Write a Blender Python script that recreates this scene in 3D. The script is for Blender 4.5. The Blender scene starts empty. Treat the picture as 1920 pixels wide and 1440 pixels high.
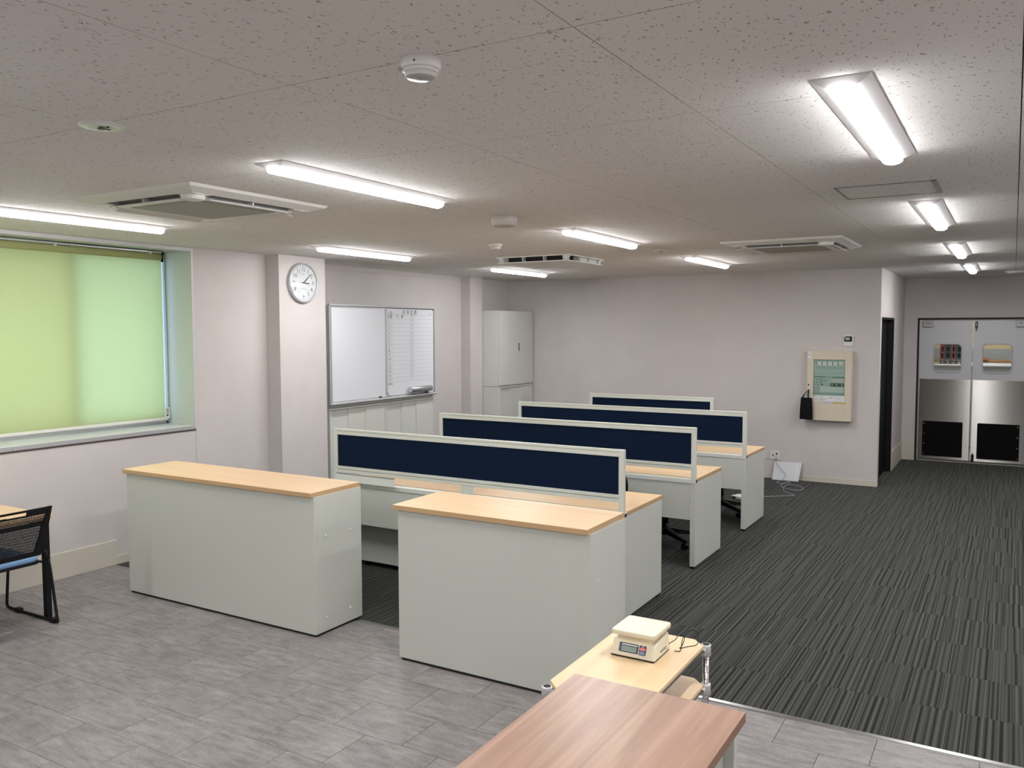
import bpy, bmesh, math, random
from mathutils import Vector, Matrix
random.seed(7)
S = bpy.context.scene
COL = S.collection
PI = math.pi

# ------------------------------------------------------------------ camera
YAW, PITCH, ROLL = 0.534795, 0.0634417, -0.0023614
CAM = Vector((0, 0, 1.845))
fw = Vector((-math.sin(YAW)*math.cos(PITCH), math.cos(YAW)*math.cos(PITCH), -math.sin(PITCH)))
rt = Vector((math.cos(YAW), math.sin(YAW), 0))
up = rt.cross(fw)
rt2 = rt*math.cos(ROLL) + up*math.sin(ROLL)
up2 = up*math.cos(ROLL) - rt*math.sin(ROLL)
cd = bpy.data.cameras.new('camera')
cam = bpy.data.objects.new('camera', cd)
COL.objects.link(cam)
cam.matrix_world = Matrix(((rt2.x, up2.x, -fw.x, CAM.x), (rt2.y, up2.y, -fw.y, CAM.y), (rt2.z, up2.z, -fw.z, CAM.z), (0, 0, 0, 1)))
cd.sensor_width = 36.0
cd.lens = 1584.8/1920*36.0
cd.clip_start = 0.05
S.camera = cam

# ------------------------------------------------------------------ world / light levels / exposure
W = bpy.data.worlds.new('overcast_sky')
S.world = W
W.use_nodes = True
bg = W.node_tree.nodes['Background']
bg.inputs['Color'].default_value = (0.66, 0.84, 1.0, 1)
bg.inputs['Strength'].default_value = 0.80
LAMP = 36.0            # radiance of the fluorescent style lenses
LAMP_COL = (0.985, 0.985, 0.985)
S.view_settings.view_transform = 'Standard'
S.view_settings.look = 'None'
S.view_settings.gamma = 1.0
S.view_settings.use_curve_mapping = False
S.view_settings.exposure = 1.43

# ------------------------------------------------------------------ dimensions
C = 2.556               # ceiling height
XL = -6.07              # window wall
XL2 = -6.36             # recessed left wall behind the cabinets
XR = 2.4
YB = -5.2
YF = 10.64              # far wall
YD = 13.12              # wall with the swing doors
XA = -1.33              # side wall of the door alcove
YT = 4.05               # vinyl / carpet threshold

# ------------------------------------------------------------------ helpers
def tag(o, label=None, cat=None, group=None, kind=None):
    if label: o['label'] = label
    if cat: o['category'] = cat
    if group: o['group'] = group
    if kind: o['kind'] = kind
    return o

def wloc(o):
    v = Vector((0, 0, 0))
    while o is not None:
        v += o.location
        o = o.parent
    return v

def thing(name, loc, label, cat, group=None):
    o = bpy.data.objects.new(name, None)
    COL.objects.link(o)
    o.location = loc
    o.empty_display_size = 0.1
    return tag(o, label, cat, group)

class MB:
    def __init__(self):
        self.v = []; self.f = []; self.sm = []
    def add(self, vs, fs, smooth=False):
        b = len(self.v)
        self.v += [tuple(p) for p in vs]
        self.f += [tuple(b+i for i in f) for f in fs]
        self.sm += [smooth]*len(fs)
        return self
    def box(self, x0, x1, y0, y1, z0, z1):
        vs = [(x0,y0,z0),(x1,y0,z0),(x1,y1,z0),(x0,y1,z0),(x0,y0,z1),(x1,y0,z1),(x1,y1,z1),(x0,y1,z1)]
        return self.add(vs, [(0,3,2,1),(4,5,6,7),(0,1,5,4),(1,2,6,5),(2,3,7,6),(3,0,4,7)])
    def hexa(self, lo, hi):
        # lo, hi: 4 points each, same winding
        return self.add(list(lo)+list(hi), [(0,3,2,1),(4,5,6,7),(0,1,5,4),(1,2,6,5),(2,3,7,6),(3,0,4,7)])
    def prism(self, poly, axis, a, b, smooth=False):
        def P(u, w, t):
            return (t,u,w) if axis == 'x' else ((u,t,w) if axis == 'y' else (u,w,t))
        n = len(poly)
        vs = [P(u,w,a) for u,w in poly]+[P(u,w,b) for u,w in poly]
        self.add(vs, [tuple(range(n-1,-1,-1)), tuple(range(n,2*n))])
        b0 = len(self.v)-2*n
        self.f += [(b0+i, b0+(i+1)%n, b0+n+(i+1)%n, b0+n+i) for i in range(n)]
        self.sm += [smooth]*n
        return self
    def cyl(self, c, r, h, axis='z', n=16, r2=None, smooth=True):
        r2 = r if r2 is None else r2
        def P(u, w, t):
            return (c[0]+t,c[1]+u,c[2]+w) if axis == 'x' else ((c[0]+u,c[1]+t,c[2]+w) if axis == 'y' else (c[0]+u,c[1]+w,c[2]+t))
        vs = [P(r*math.cos(2*PI*i/n), r*math.sin(2*PI*i/n), 0) for i in range(n)]
        vs += [P(r2*math.cos(2*PI*i/n), r2*math.sin(2*PI*i/n), h) for i in range(n)]
        self.add(vs, [tuple(range(n-1,-1,-1)), tuple(range(n,2*n))])
        b0 = len(self.v)-2*n
        self.f += [(b0+i, b0+(i+1)%n, b0+n+(i+1)%n, b0+n+i) for i in range(n)]
        self.sm += [smooth]*n
        return self
    def lathe(self, prof, c, n=24, axis='z', smooth=True, caps=True):
        # prof: list of (r, t) along the axis
        def P(u, w, t):
            return (c[0]+t,c[1]+u,c[2]+w) if axis == 'x' else ((c[0]+u,c[1]+t,c[2]+w) if axis == 'y' else (c[0]+u,c[1]+w,c[2]+t))
        vs = []
        for r, t in prof:
            vs += [P(r*math.cos(2*PI*i/n), r*math.sin(2*PI*i/n), t) for i in range(n)]
        fs = []
        for k in range(len(prof)-1):
            fs += [(k*n+i, k*n+(i+1)%n, (k+1)*n+(i+1)%n, (k+1)*n+i) for i in range(n)]
        b0 = len(self.v)
        self.add(vs, fs, smooth)
        if not caps: return self
        m = (len(prof)-1)*n
        self.f += [tuple(b0+i for i in range(n-1,-1,-1)), tuple(b0+m+i for i in range(n))]
        self.sm += [False, False]
        return self
    def tube(self, pts, r, n=8, closed=False):
        pts = [Vector(p) for p in pts]
        m = len(pts); vs = []; prev = None
        for i, p in enumerate(pts):
            if closed:
                d = pts[(i+1)%m]-pts[i-1]
            else:
                d = pts[min(i+1,m-1)]-pts[max(i-1,0)]
            if d.length < 1e-9: d = Vector((0,0,1))
            d.normalize()
            if prev is None:
                a = Vector((0,0,1)) if abs(d.z) < 0.9 else Vector((1,0,0))
                u = d.cross(a).normalized()
            else:
                u = (prev - d*prev.dot(d))
                u = u.normalized() if u.length > 1e-6 else d.cross(Vector((0,0,1))).normalized()
            prev = u
            w = d.cross(u)
            for k in range(n):
                vs.append(p + (u*math.cos(2*PI*k/n)+w*math.sin(2*PI*k/n))*r)
        fs = []
        for i in range(m if closed else m-1):
            j = (i+1)%m
            fs += [(i*n+k, i*n+(k+1)%n, j*n+(k+1)%n, j*n+k) for k in range(n)]
        b0 = len(self.v)
        self.add(vs, fs, True)
        if not closed:
            self.f += [tuple(b0+k for k in range(n-1,-1,-1)), tuple(b0+(m-1)*n+k for k in range(n))]
            self.sm += [False, False]
        return self
    def mesh(self, name, mat, off=Vector((0,0,0))):
        me = bpy.data.meshes.new(name)
        me.from_pydata([(x-off.x, y-off.y, z-off.z) for x,y,z in self.v], [], self.f)
        me.polygons.foreach_set('use_smooth', self.sm)
        bm = bmesh.new(); bm.from_mesh(me)
        bmesh.ops.recalc_face_normals(bm, faces=bm.faces)
        bm.to_mesh(me); bm.free()
        if mat: me.materials.append(mat)
        me.update()
        return me
    def build(self, name, mat, parent=None, bevel=0, label=None, kind=None, seg=2):
        off = wloc(parent) if parent else Vector((0,0,0))
        o = bpy.data.objects.new(name, self.mesh(name, mat, off))
        COL.objects.link(o)
        if parent: o.parent = parent
        if bevel:
            md = o.modifiers.new('bevel', 'BEVEL')
            md.width = bevel; md.segments = seg; md.limit_method = 'ANGLE'; md.angle_limit = 0.6
        if label: o['label'] = label
        if kind: o['kind'] = kind
        return o

def bx(*a): return MB().box(*a)

def struct(name, mb, mat, parent=None, bevel=0):
    return tag(mb.build(name, mat, parent, bevel), kind='structure')

def copy_tree(o, parent=None, loc=None):
    c = o.copy(); COL.objects.link(c)
    if parent: c.parent = parent
    if loc is not None: c.location = loc
    for ch in list(o.children):
        copy_tree(ch, c)
    return c

def arc(cx, cy, r, a0, a1, n):
    return [(cx+r*math.cos(a0+(a1-a0)*i/n), cy+r*math.sin(a0+(a1-a0)*i/n)) for i in range(n+1)]

def rrect(x0, x1, y0, y1, r, n=4):
    return (arc(x1-r, y1-r, r, 0, PI/2, n)+arc(x0+r, y1-r, r, PI/2, PI, n)+arc(x0+r, y0+r, r, PI, 1.5*PI, n)+arc(x1-r, y0+r, r, 1.5*PI, 2*PI, n))

def catmull(pts, n=6):
    P = [Vector(p) for p in pts]
    P = [P[0]*2-P[1]]+P+[P[-1]*2-P[-2]]
    out = []
    for i in range(1, len(P)-2):
        for k in range(n):
            t = k/n
            a, b, c, d = P[i-1], P[i], P[i+1], P[i+2]
            out.append(0.5*((2*b)+(c-a)*t+(2*a-5*b+4*c-d)*t*t+(3*b-a-3*c+d)*t**3))
    out.append(P[-2])
    return out

def text_mesh(s, size, mat, name, parent, M, label=None):
    """flat printed text, M maps text plane (x right, y up) into the world"""
    cu = bpy.data.curves.new(name, 'FONT')
    cu.body = s; cu.size = size; cu.align_x = 'CENTER'; cu.align_y = 'CENTER'; cu.resolution_u = 2
    t = bpy.data.objects.new(name, cu); COL.objects.link(t)
    dg = bpy.context.evaluated_depsgraph_get()
    me = bpy.data.meshes.new_from_object(t.evaluated_get(dg))
    bpy.data.objects.remove(t)
    return me

# ------------------------------------------------------------------ materials
def mat(name, col, rough=0.5, metal=0.0, var=0.0, vscale=8.0, bump=0.0, bscale=200.0, spec=0.5, emit=None, coat=0.0, stretch=(1,1,1), aniso=0.0):
    m = bpy.data.materials.new(name); m.use_nodes = True
    nt = m.node_tree; N = nt.nodes; L = nt.links
    b = N['Principled BSDF']
    b.inputs['Base Color'].default_value = (*col, 1)
    b.inputs['Roughness'].default_value = rough
    b.inputs['Metallic'].default_value = metal
    b.inputs['Specular IOR Level'].default_value = spec
    b.inputs['Coat Weight'].default_value = coat
    if aniso: b.inputs['Anisotropic'].default_value = aniso
    if emit:
        b.inputs['Emission Color'].default_value = (*emit[0], 1)
        b.inputs['Emission Strength'].default_value = emit[1]
    if var or bump:
        tc = N.new('ShaderNodeTexCoord'); mp = N.new('ShaderNodeMapping')
        mp.inputs['Scale'].default_value = stretch
        L.new(tc.outputs['Object'], mp.inputs['Vector'])
    if var:
        n = N.new('ShaderNodeTexNoise'); n.inputs['Scale'].default_value = vscale; n.inputs['Detail'].default_value = 4
        L.new(mp.outputs['Vector'], n.inputs['Vector'])
        r = N.new('ShaderNodeValToRGB')
        r.color_ramp.elements[0].position = 0.3; r.color_ramp.elements[1].position = 0.7
        r.color_ramp.elements[0].color = (*[max(0, c*(1-var)) for c in col], 1)
        r.color_ramp.elements[1].color = (*[min(1, c*(1+var)) for c in col], 1)
        L.new(n.outputs['Fac'], r.inputs['Fac']); L.new(r.outputs['Color'], b.inputs['Base Color'])
    if bump:
        n2 = N.new('ShaderNodeTexNoise'); n2.inputs['Scale'].default_value = bscale; n2.inputs['Detail'].default_value = 3
        L.new(mp.outputs['Vector'], n2.inputs['Vector'])
        bp = N.new('ShaderNodeBump'); bp.inputs['Strength'].default_value = bump; bp.inputs['Distance'].default_value = 0.002
        L.new(n2.outputs['Fac'], bp.inputs['Height']); L.new(bp.outputs['Normal'], b.inputs['Normal'])
    return m

def nodes(m):
    return m.node_tree.nodes, m.node_tree.links, m.node_tree.nodes['Principled BSDF']

def wood(name, c0, c1, scale, rough=0.35, lines=1.0):
    m = mat(name, c0, rough); N, L, b = nodes(m)
    tc = N.new('ShaderNodeTexCoord'); mp = N.new('ShaderNodeMapping'); mp.inputs['Scale'].default_value = scale
    L.new(tc.outputs['Object'], mp.inputs['Vector'])
    n = N.new('ShaderNodeTexNoise'); n.inputs['Scale'].default_value = 1.0; n.inputs['Detail'].default_value = 6; n.inputs['Distortion'].default_value = 0.4*lines
    L.new(mp.outputs['Vector'], n.inputs['Vector'])
    r = N.new('ShaderNodeValToRGB'); r.color_ramp.elements[0].position = 0.32; r.color_ramp.elements[1].position = 0.68
    r.color_ramp.elements[0].color = (*c0, 1); r.color_ramp.elements[1].color = (*c1, 1)
    L.new(n.outputs['Fac'], r.inputs['Fac']); L.new(r.outputs['Color'], b.inputs['Base Color'])
    return m

WALL = mat('wallpaper_pink_beige', (0.56, 0.522, 0.51), 0.85, var=0.03, vscale=3, bump=0.35, bscale=260, spec=0.25)
DOORWALL = WALL
CREAM = mat('cream_baseboard_vinyl', (0.56, 0.52, 0.45), 0.5)
WHITEGREY = mat('pale_grey_steel_furniture', (0.535, 0.55, 0.505), 0.38, bump=0.05, bscale=400)
WHITEGREY2 = mat('pale_grey_edge_trim', (0.61, 0.625, 0.585), 0.38)
CABINET = mat('pale_grey_cabinet_paint', (0.56, 0.57, 0.53), 0.45)
FRAME = mat('off_white_partition_frame', (0.64, 0.65, 0.59), 0.35)
NAVY = mat('navy_blue_fabric', (0.0035, 0.011, 0.032), 0.95, bump=0.4, bscale=900, spec=0.15)
BLACK = mat('black_plastic', (0.006, 0.006, 0.007), 0.5, spec=0.25)
BLACKF = mat('black_fabric', (0.004, 0.004, 0.005), 0.9, bump=0.3, bscale=600, spec=0.2)
RUBBER = mat('black_rubber', (0.004, 0.004, 0.005), 0.8, spec=0.1)
DARK = mat('dark_recess', (0.012, 0.012, 0.012), 0.8)
BLUESEAT = mat('light_blue_fabric', (0.21, 0.355, 0.60), 0.9, var=0.05, vscale=300, bump=0.3, bscale=700, spec=0.2)
WHITEPL = mat('white_plastic', (0.66, 0.65, 0.63), 0.35)
WHITEPL2 = mat('warm_white_plastic', (0.66, 0.65, 0.62), 0.4)
HOUSING = mat('white_lamp_housing', (0.68, 0.66, 0.67), 0.4)
ALU = mat('brushed_aluminium', (0.50, 0.51, 0.53), 0.35, metal=0.85)
CHROME = mat('chrome', (0.7, 0.7, 0.71), 0.14, metal=1.0)
TRACK = mat('grey_metal_strip', (0.45, 0.45, 0.45), 0.28, metal=1.0)
STEEL = mat('brushed_stainless_steel', (0.41, 0.395, 0.37), 0.37, metal=1.0, aniso=1.0, var=0.04, vscale=3, stretch=(1, 1, 0.3))
STEEL.node_tree.nodes['Principled BSDF'].inputs['Anisotropic Rotation'].default_value = 0.25
DOORAL = mat('satin_grey_door_skin', (0.52, 0.525, 0.54), 0.42, metal=0.25)
BOARD = mat('whiteboard_enamel', (0.66, 0.675, 0.715), 0.22, coat=0.2)
INK = mat('black_print', (0.02, 0.02, 0.025), 0.6)
INKG = mat('grey_print', (0.32, 0.32, 0.36), 0.6)
INKR = mat('red_print', (0.5, 0.05, 0.06), 0.6)
FACE = mat('clock_face_white', (0.72, 0.72, 0.73), 0.5)
SILVER = mat('silver_paint', (0.46, 0.47, 0.485), 0.35, metal=0.3)
PANELC = mat('cream_alarm_panel', (0.60, 0.53, 0.42), 0.45)
MINT = mat('mint_green_panel', (0.33, 0.45, 0.39), 0.4)
MINTL = mat('pale_mint_panel', (0.47, 0.57, 0.52), 0.4)
GREEN = mat('dark_green_print', (0.02, 0.12, 0.06), 0.5)
PAPER = mat('white_paper', (0.66, 0.66, 0.67), 0.7)
PEACH = mat('peach_label', (0.62, 0.45, 0.34), 0.6)
YELLOW = mat('mustard_yellow_tape', (0.50, 0.33, 0.03), 0.6)
YELLOWL = mat('yellow_label', (0.60, 0.55, 0.16), 0.6)
SCALE = mat('cream_scale_plastic', (0.72, 0.66, 0.51), 0.38)
SCALEN = mat('scale_navy_panel', (0.01, 0.015, 0.07), 0.35)
LCD = mat('lcd_grey_green', (0.24, 0.32, 0.27), 0.25)
PINK = mat('pink_button', (0.75, 0.22, 0.23), 0.5)
BLUEB = mat('blue_grey_button', (0.22, 0.27, 0.42), 0.5)
REDC = mat('red_crate_plastic', (0.26, 0.05, 0.048), 0.5)
GREENC = mat('teal_crate_plastic', (0.018, 0.075, 0.068), 0.5)
YWALL = mat('yellow_beige_storage_wall', (0.56, 0.46, 0.24), 0.8)
GWALL = mat('grey_storage_wainscot', (0.30, 0.31, 0.30), 0.7)
ORANGE = mat('orange_wood_rail', (0.48, 0.24, 0.07), 0.6)
ORANGE2 = mat('orange_plastic', (0.48, 0.15, 0.05), 0.5)
CABLEM = mat('grey_blue_cable', (0.27, 0.30, 0.36), 0.5)
GREENP = mat('pale_green_disc', (0.70, 0.80, 0.62), 0.5)
GRILLE = mat('grey_intake_grille', (0.34, 0.335, 0.30), 0.6, bump=0.5, bscale=700)
SILL = mat('grey_window_lining', (0.62, 0.64, 0.62), 0.3)
REVEAL = mat('pale_window_reveal', (0.57, 0.61, 0.54), 0.5)

WOOD = wood('maple_laminate', (0.66, 0.45, 0.255), (0.72, 0.51, 0.31), (1.2, 30, 30), 0.38)
WOODE = mat('maple_edge_band', (0.50, 0.33, 0.175), 0.4)
CARTW = wood('light_birch_board', (0.69, 0.50, 0.285), (0.76, 0.57, 0.35), (30, 1.6, 30), 0.4)
WALNUT = wood('pinkish_brown_laminate', (0.31, 0.182, 0.130), (0.445, 0.280, 0.205), (22, 1.1, 22), 0.33, 2.5)
WALNUTE = mat('brown_edge_band', (0.24, 0.125, 0.075), 0.4)

# wallpaper: add a fine vertical / horizontal weave relief
# ceiling boards with short dark fissures
def make_ceiling_mat():
    m = mat('rockwool_ceiling_board', (0.74, 0.72, 0.71), 0.9, spec=0.15); N, L, b = nodes(m)
    g = N.new('ShaderNodeNewGeometry')
    nz = N.new('ShaderNodeTexNoise'); nz.inputs['Scale'].default_value = 45; nz.inputs['Detail'].default_value = 2
    L.new(g.outputs['Position'], nz.inputs['Vector'])
    sub = N.new('ShaderNodeVectorMath'); sub.operation = 'SUBTRACT'; sub.inputs[1].default_value = (0.5, 0.5, 0.5)
    L.new(nz.outputs['Color'], sub.inputs[0])
    sc = N.new('ShaderNodeVectorMath'); sc.operation = 'SCALE'; sc.inputs['Scale'].default_value = 0.030
    L.new(sub.outputs['Vector'], sc.inputs[0])
    ad = N.new('ShaderNodeVectorMath'); ad.operation = 'ADD'
    L.new(g.outputs['Position'], ad.inputs[0]); L.new(sc.outputs['Vector'], ad.inputs[1])
    mp = N.new('ShaderNodeMapping'); mp.inputs['Scale'].default_value = (82, 30, 0.0); mp.inputs['Rotation'].default_value = (0, 0, 0.12)
    L.new(ad.outputs['Vector'], mp.inputs['Vector'])
    vo = N.new('ShaderNodeTexVoronoi'); vo.inputs['Scale'].default_value = 1.0; vo.voronoi_dimensions = '2D'
    L.new(mp.outputs['Vector'], vo.inputs['Vector'])
    # only some of the cells carry a fissure
    sp = N.new('ShaderNodeSeparateColor'); L.new(vo.outputs['Color'], sp.inputs['Color'])
    th = N.new('ShaderNodeMath'); th.operation = 'MULTIPLY_ADD'; th.inputs[1].default_value = 0.40; th.inputs[2].default_value = -0.17
    L.new(sp.outputs['Red'], th.inputs[0])
    lt = N.new('ShaderNodeMath'); lt.operation = 'LESS_THAN'
    L.new(vo.outputs['Distance'], lt.inputs[0]); L.new(th.outputs['Value'], lt.inputs[1])
    fine = N.new('ShaderNodeTexNoise'); fine.inputs['Scale'].default_value = 180; fine.inputs['Detail'].default_value = 2
    L.new(g.outputs['Position'], fine.inputs['Vector'])
    mx = N.new('ShaderNodeMix'); mx.data_type = 'RGBA'
    mx.inputs['A'].default_value = (0.74, 0.72, 0.71, 1); mx.inputs['B'].default_value = (0.39, 0.365, 0.355, 1)
    L.new(lt.outputs['Value'], mx.inputs['Factor'])
    L.new(mx.outputs['Result'], b.inputs['Base Color'])
    hm = N.new('ShaderNodeMath'); hm.operation = 'MULTIPLY_ADD'; hm.inputs[1].default_value = -1.0
    L.new(lt.outputs['Value'], hm.inputs[0]); 
    fm = N.new('ShaderNodeMath'); fm.operation = 'MULTIPLY'; fm.inputs[1].default_value = 0.35
    L.new(fine.outputs['Fac'], fm.inputs[0]); L.new(fm.outputs['Value'], hm.inputs[2])
    bp = N.new('ShaderNodeBump'); bp.inputs['Strength'].default_value = 0.35; bp.inputs['Distance'].default_value = 0.003
    L.new(hm.outputs['Value'], bp.inputs['Height']); L.new(bp.outputs['Normal'], b.inputs['Normal'])
    return m
CEIL = make_ceiling_mat()

def make_plank_mat():
    m = mat('grey_stone_vinyl_tile', (0.27, 0.255, 0.25), 0.45, spec=0.4); N, L, b = nodes(m)
    g = N.new('ShaderNodeNewGeometry'); oi = N.new('ShaderNodeObjectInfo')
    cx = N.new('ShaderNodeCombineXYZ'); mu = N.new('ShaderNodeMath'); mu.operation = 'MULTIPLY'; mu.inputs[1].default_value = 37.0
    L.new(oi.outputs['Random'], mu.inputs[0]); L.new(mu.outputs['Value'], cx.inputs['X']); L.new(mu.outputs['Value'], cx.inputs['Y'])
    ad = N.new('ShaderNodeVectorMath'); ad.operation = 'ADD'; L.new(g.outputs['Position'], ad.inputs[0]); L.new(cx.outputs['Vector'], ad.inputs[1])
    def noise(scale, det, rot=0.0, rough=0.6):
        mp = N.new('ShaderNodeMapping'); mp.inputs['Scale'].default_value = scale; mp.inputs['Rotation'].default_value = (0,0,rot)
        L.new(ad.outputs['Vector'], mp.inputs['Vector'])
        n = N.new('ShaderNodeTexNoise'); n.inputs['Scale'].default_value = 1; n.inputs['Detail'].default_value = det; n.inputs['Roughness'].default_value = rough
        L.new(mp.outputs['Vector'], n.inputs['Vector']); return n
    n1 = noise((7, 26, 1), 5, 0.05, 0.65); n2 = noise((120, 260, 1), 3); n3 = noise((2.2, 3.5, 1), 2)
    r1 = N.new('ShaderNodeValToRGB'); e = r1.color_ramp.elements
    e[0].position = 0.30; e[0].color = (0.148, 0.133, 0.132, 1); e[1].position = 0.72; e[1].color = (0.297, 0.272, 0.270, 1)
    L.new(n1.outputs['Fac'], r1.inputs['Fac'])
    mx = N.new('ShaderNodeMix'); mx.data_type = 'RGBA'; mx.blend_type = 'OVERLAY'; mx.inputs['Factor'].default_value = 0.75
    L.new(r1.outputs['Color'], mx.inputs['A']); L.new(n2.outputs['Color'], mx.inputs['B'])
    bw = N.new('ShaderNodeRGBToBW'); L.new(n2.outputs['Color'], bw.inputs['Color']); L.new(bw.outputs['Val'], mx.inputs['B'])
    mx2 = N.new('ShaderNodeMix'); mx2.data_type = 'RGBA'; mx2.blend_type = 'OVERLAY'; mx2.inputs['Factor'].default_value = 0.35
    L.new(mx.outputs['Result'], mx2.inputs['A']); L.new(n3.outputs['Fac'], mx2.inputs['B'])
    L.new(mx2.outputs['Result'], b.inputs['Base Color'])
    bp = N.new('ShaderNodeBump'); bp.inputs['Strength'].default_value = 0.12; bp.inputs['Distance'].default_value = 0.001
    L.new(n2.outputs['Fac'], bp.inputs['Height']); L.new(bp.outputs['Normal'], b.inputs['Normal'])
    return m
PLANK = make_plank_mat()

def make_carpet_mat():
    m = mat('charcoal_striped_carpet', (0.03, 0.032, 0.03), 0.95, spec=0.1); N, L, b = nodes(m)
    b.inputs['Sheen Weight'].default_value = 0.06
    b.inputs['Sheen Roughness'].default_value = 0.5
    g = N.new('ShaderNodeNewGeometry'); oi = N.new('ShaderNodeObjectInfo')
    sx = N.new('ShaderNodeSeparateXYZ'); L.new(g.outputs['Position'], sx.inputs['Vector'])
    mu = N.new('ShaderNodeMath'); mu.operation = 'MULTIPLY'; mu.inputs[1].default_value = 53.0; L.new(oi.outputs['Random'], mu.inputs[0])
    ad = N.new('ShaderNodeMath'); ad.operation = 'ADD'; L.new(sx.outputs['X'], ad.inputs[0]); L.new(mu.outputs['Value'], ad.inputs[1])
    def band(freq, det):
        s = N.new('ShaderNodeMath'); s.operation = 'MULTIPLY'; s.inputs[1].default_value = freq; L.new(ad.outputs['Value'], s.inputs[0])
        n = N.new('ShaderNodeTexNoise'); n.noise_dimensions = '1D'; n.inputs['Scale'].default_value = 1; n.inputs['Detail'].default_value = det
        L.new(s.outputs['Value'], n.inputs['W']); return n
    n1 = band(62, 1.0); n2 = band(150, 0)
    r1 = N.new('ShaderNodeValToRGB'); r1.color_ramp.interpolation = 'LINEAR'; e = r1.color_ramp.elements
    e[0].position = 0.32; e[0].color = (0.004, 0.005, 0.0045, 1); e[1].position = 0.72; e[1].color = (0.070, 0.070, 0.063, 1)
    k = r1.color_ramp.elements.new(0.41); k.color = (0.020, 0.021, 0.0195, 1)
    k = r1.color_ramp.elements.new(0.50); k.color = (0.042, 0.043, 0.039, 1)
    L.new(n1.outputs['Fac'], r1.inputs['Fac'])
    mx = N.new('ShaderNodeMix'); mx.data_type = 'RGBA'; mx.blend_type = 'OVERLAY'; mx.inputs['Factor'].default_value = 0.6
    L.new(r1.outputs['Color'], mx.inputs['A']); L.new(n2.outputs['Fac'], mx.inputs['B'])
    pile = N.new('ShaderNodeTexNoise'); pile.inputs['Scale'].default_value = 450; pile.inputs['Detail'].default_value = 2
    L.new(g.outputs['Position'], pile.inputs['Vector'])
    L.new(mx.outputs['Result'], b.inputs['Base Color'])
    s2 = N.new('ShaderNodeMath'); s2.operation = 'ADD'; L.new(n1.outputs['Fac'], s2.inputs[0]); L.new(pile.outputs['Fac'], s2.inputs[1])
    bp = N.new('ShaderNodeBump'); bp.inputs['Strength'].default_value = 0.5; bp.inputs['Distance'].default_value = 0.003
    L.new(s2.outputs['Value'], bp.inputs['Height']); L.new(bp.outputs['Normal'], b.inputs['Normal'])
    return m
CARPET = make_carpet_mat()

def make_lens():
    m = bpy.data.materials.new('lit_lamp_lens'); m.use_nodes = True
    N = m.node_tree.nodes; L = m.node_tree.links; N.remove(N['Principled BSDF'])
    e = N.new('ShaderNodeEmission'); e.inputs['Color'].default_value = (*LAMP_COL, 1); e.inputs['Strength'].default_value = LAMP
    g = N.new('ShaderNodeNewGeometry'); sp = N.new('ShaderNodeSeparateXYZ'); L.new(g.outputs['True Normal'], sp.inputs['Vector'])
    dn = N.new('ShaderNodeMath'); dn.operation = 'MULTIPLY'; dn.inputs[1].default_value = -1.0; dn.use_clamp = True; L.new(sp.outputs['Z'], dn.inputs[0])
    pr = N.new('ShaderNodeMath'); pr.operation = 'MULTIPLY_ADD'; pr.inputs[1].default_value = LAMP*0.78; pr.inputs[2].default_value = LAMP*0.22; L.new(dn.outputs['Value'], pr.inputs[0])
    L.new(pr.outputs['Value'], e.inputs['Strength'])
    L.new(e.outputs['Emission'], N['Material Output'].inputs['Surface'])
    return m
LENS = make_lens()

def make_blind():
    m = bpy.data.materials.new('lime_green_blind_cloth'); m.use_nodes = True
    N = m.node_tree.nodes; L = m.node_tree.links; N.remove(N['Principled BSDF'])
    tc = N.new('ShaderNodeTexCoord'); mp = N.new('ShaderNodeMapping'); mp.inputs['Scale'].default_value = (1, 9, 120)
    L.new(tc.outputs['Object'], mp.inputs['Vector'])
    n = N.new('ShaderNodeTexNoise'); n.inputs['Scale'].default_value = 1; n.inputs['Detail'].default_value = 3; L.new(mp.outputs['Vector'], n.inputs['Vector'])
    r = N.new('ShaderNodeValToRGB'); r.color_ramp.elements[0].color = (0.78, 0.80, 0.54, 1); r.color_ramp.elements[1].color = (0.83, 0.86, 0.60, 1)
    L.new(n.outputs['Fac'], r.inputs['Fac'])
    d = N.new('ShaderNodeBsdfDiffuse'); t = N.new('ShaderNodeBsdfTranslucent'); mx = N.new('ShaderNodeMixShader'); mx.inputs['Fac'].default_value = 0.82
    L.new(r.outputs['Color'], d.inputs['Color']); L.new(r.outputs['Color'], t.inputs['Color'])
    L.new(d.outputs['BSDF'], mx.inputs[1]); L.new(t.outputs['BSDF'], mx.inputs[2]); L.new(mx.outputs['Shader'], N['Material Output'].inputs['Surface'])
    return m
BLIND = make_blind()

def make_frost(nm, col):
    m = bpy.data.materials.new(nm); m.use_nodes = True
    N = m.node_tree.nodes; L = m.node_tree.links; N.remove(N['Principled BSDF'])
    t = N.new('ShaderNodeBsdfTranslucent'); t.inputs['Color'].default_value = col
    g = N.new('ShaderNodeBsdfGlossy'); g.inputs['Roughness'].default_value = 0.25
    mx = N.new('ShaderNodeMixShader'); mx.inputs['Fac'].default_value = 0.06
    L.new(t.outputs['BSDF'], mx.inputs[1]); L.new(g.outputs['BSDF'], mx.inputs[2]); L.new(mx.outputs['Shader'], N['Material Output'].inputs['Surface'])
    return m
FROST = make_frost('frosted_window_glass', (0.86, 0.92, 0.97, 1))
FROST2 = make_frost('dimmed_frosted_glass', (0.81, 0.81, 0.75, 1))  # glass tint dulled to darken part of the blind, no screen behind it

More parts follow.
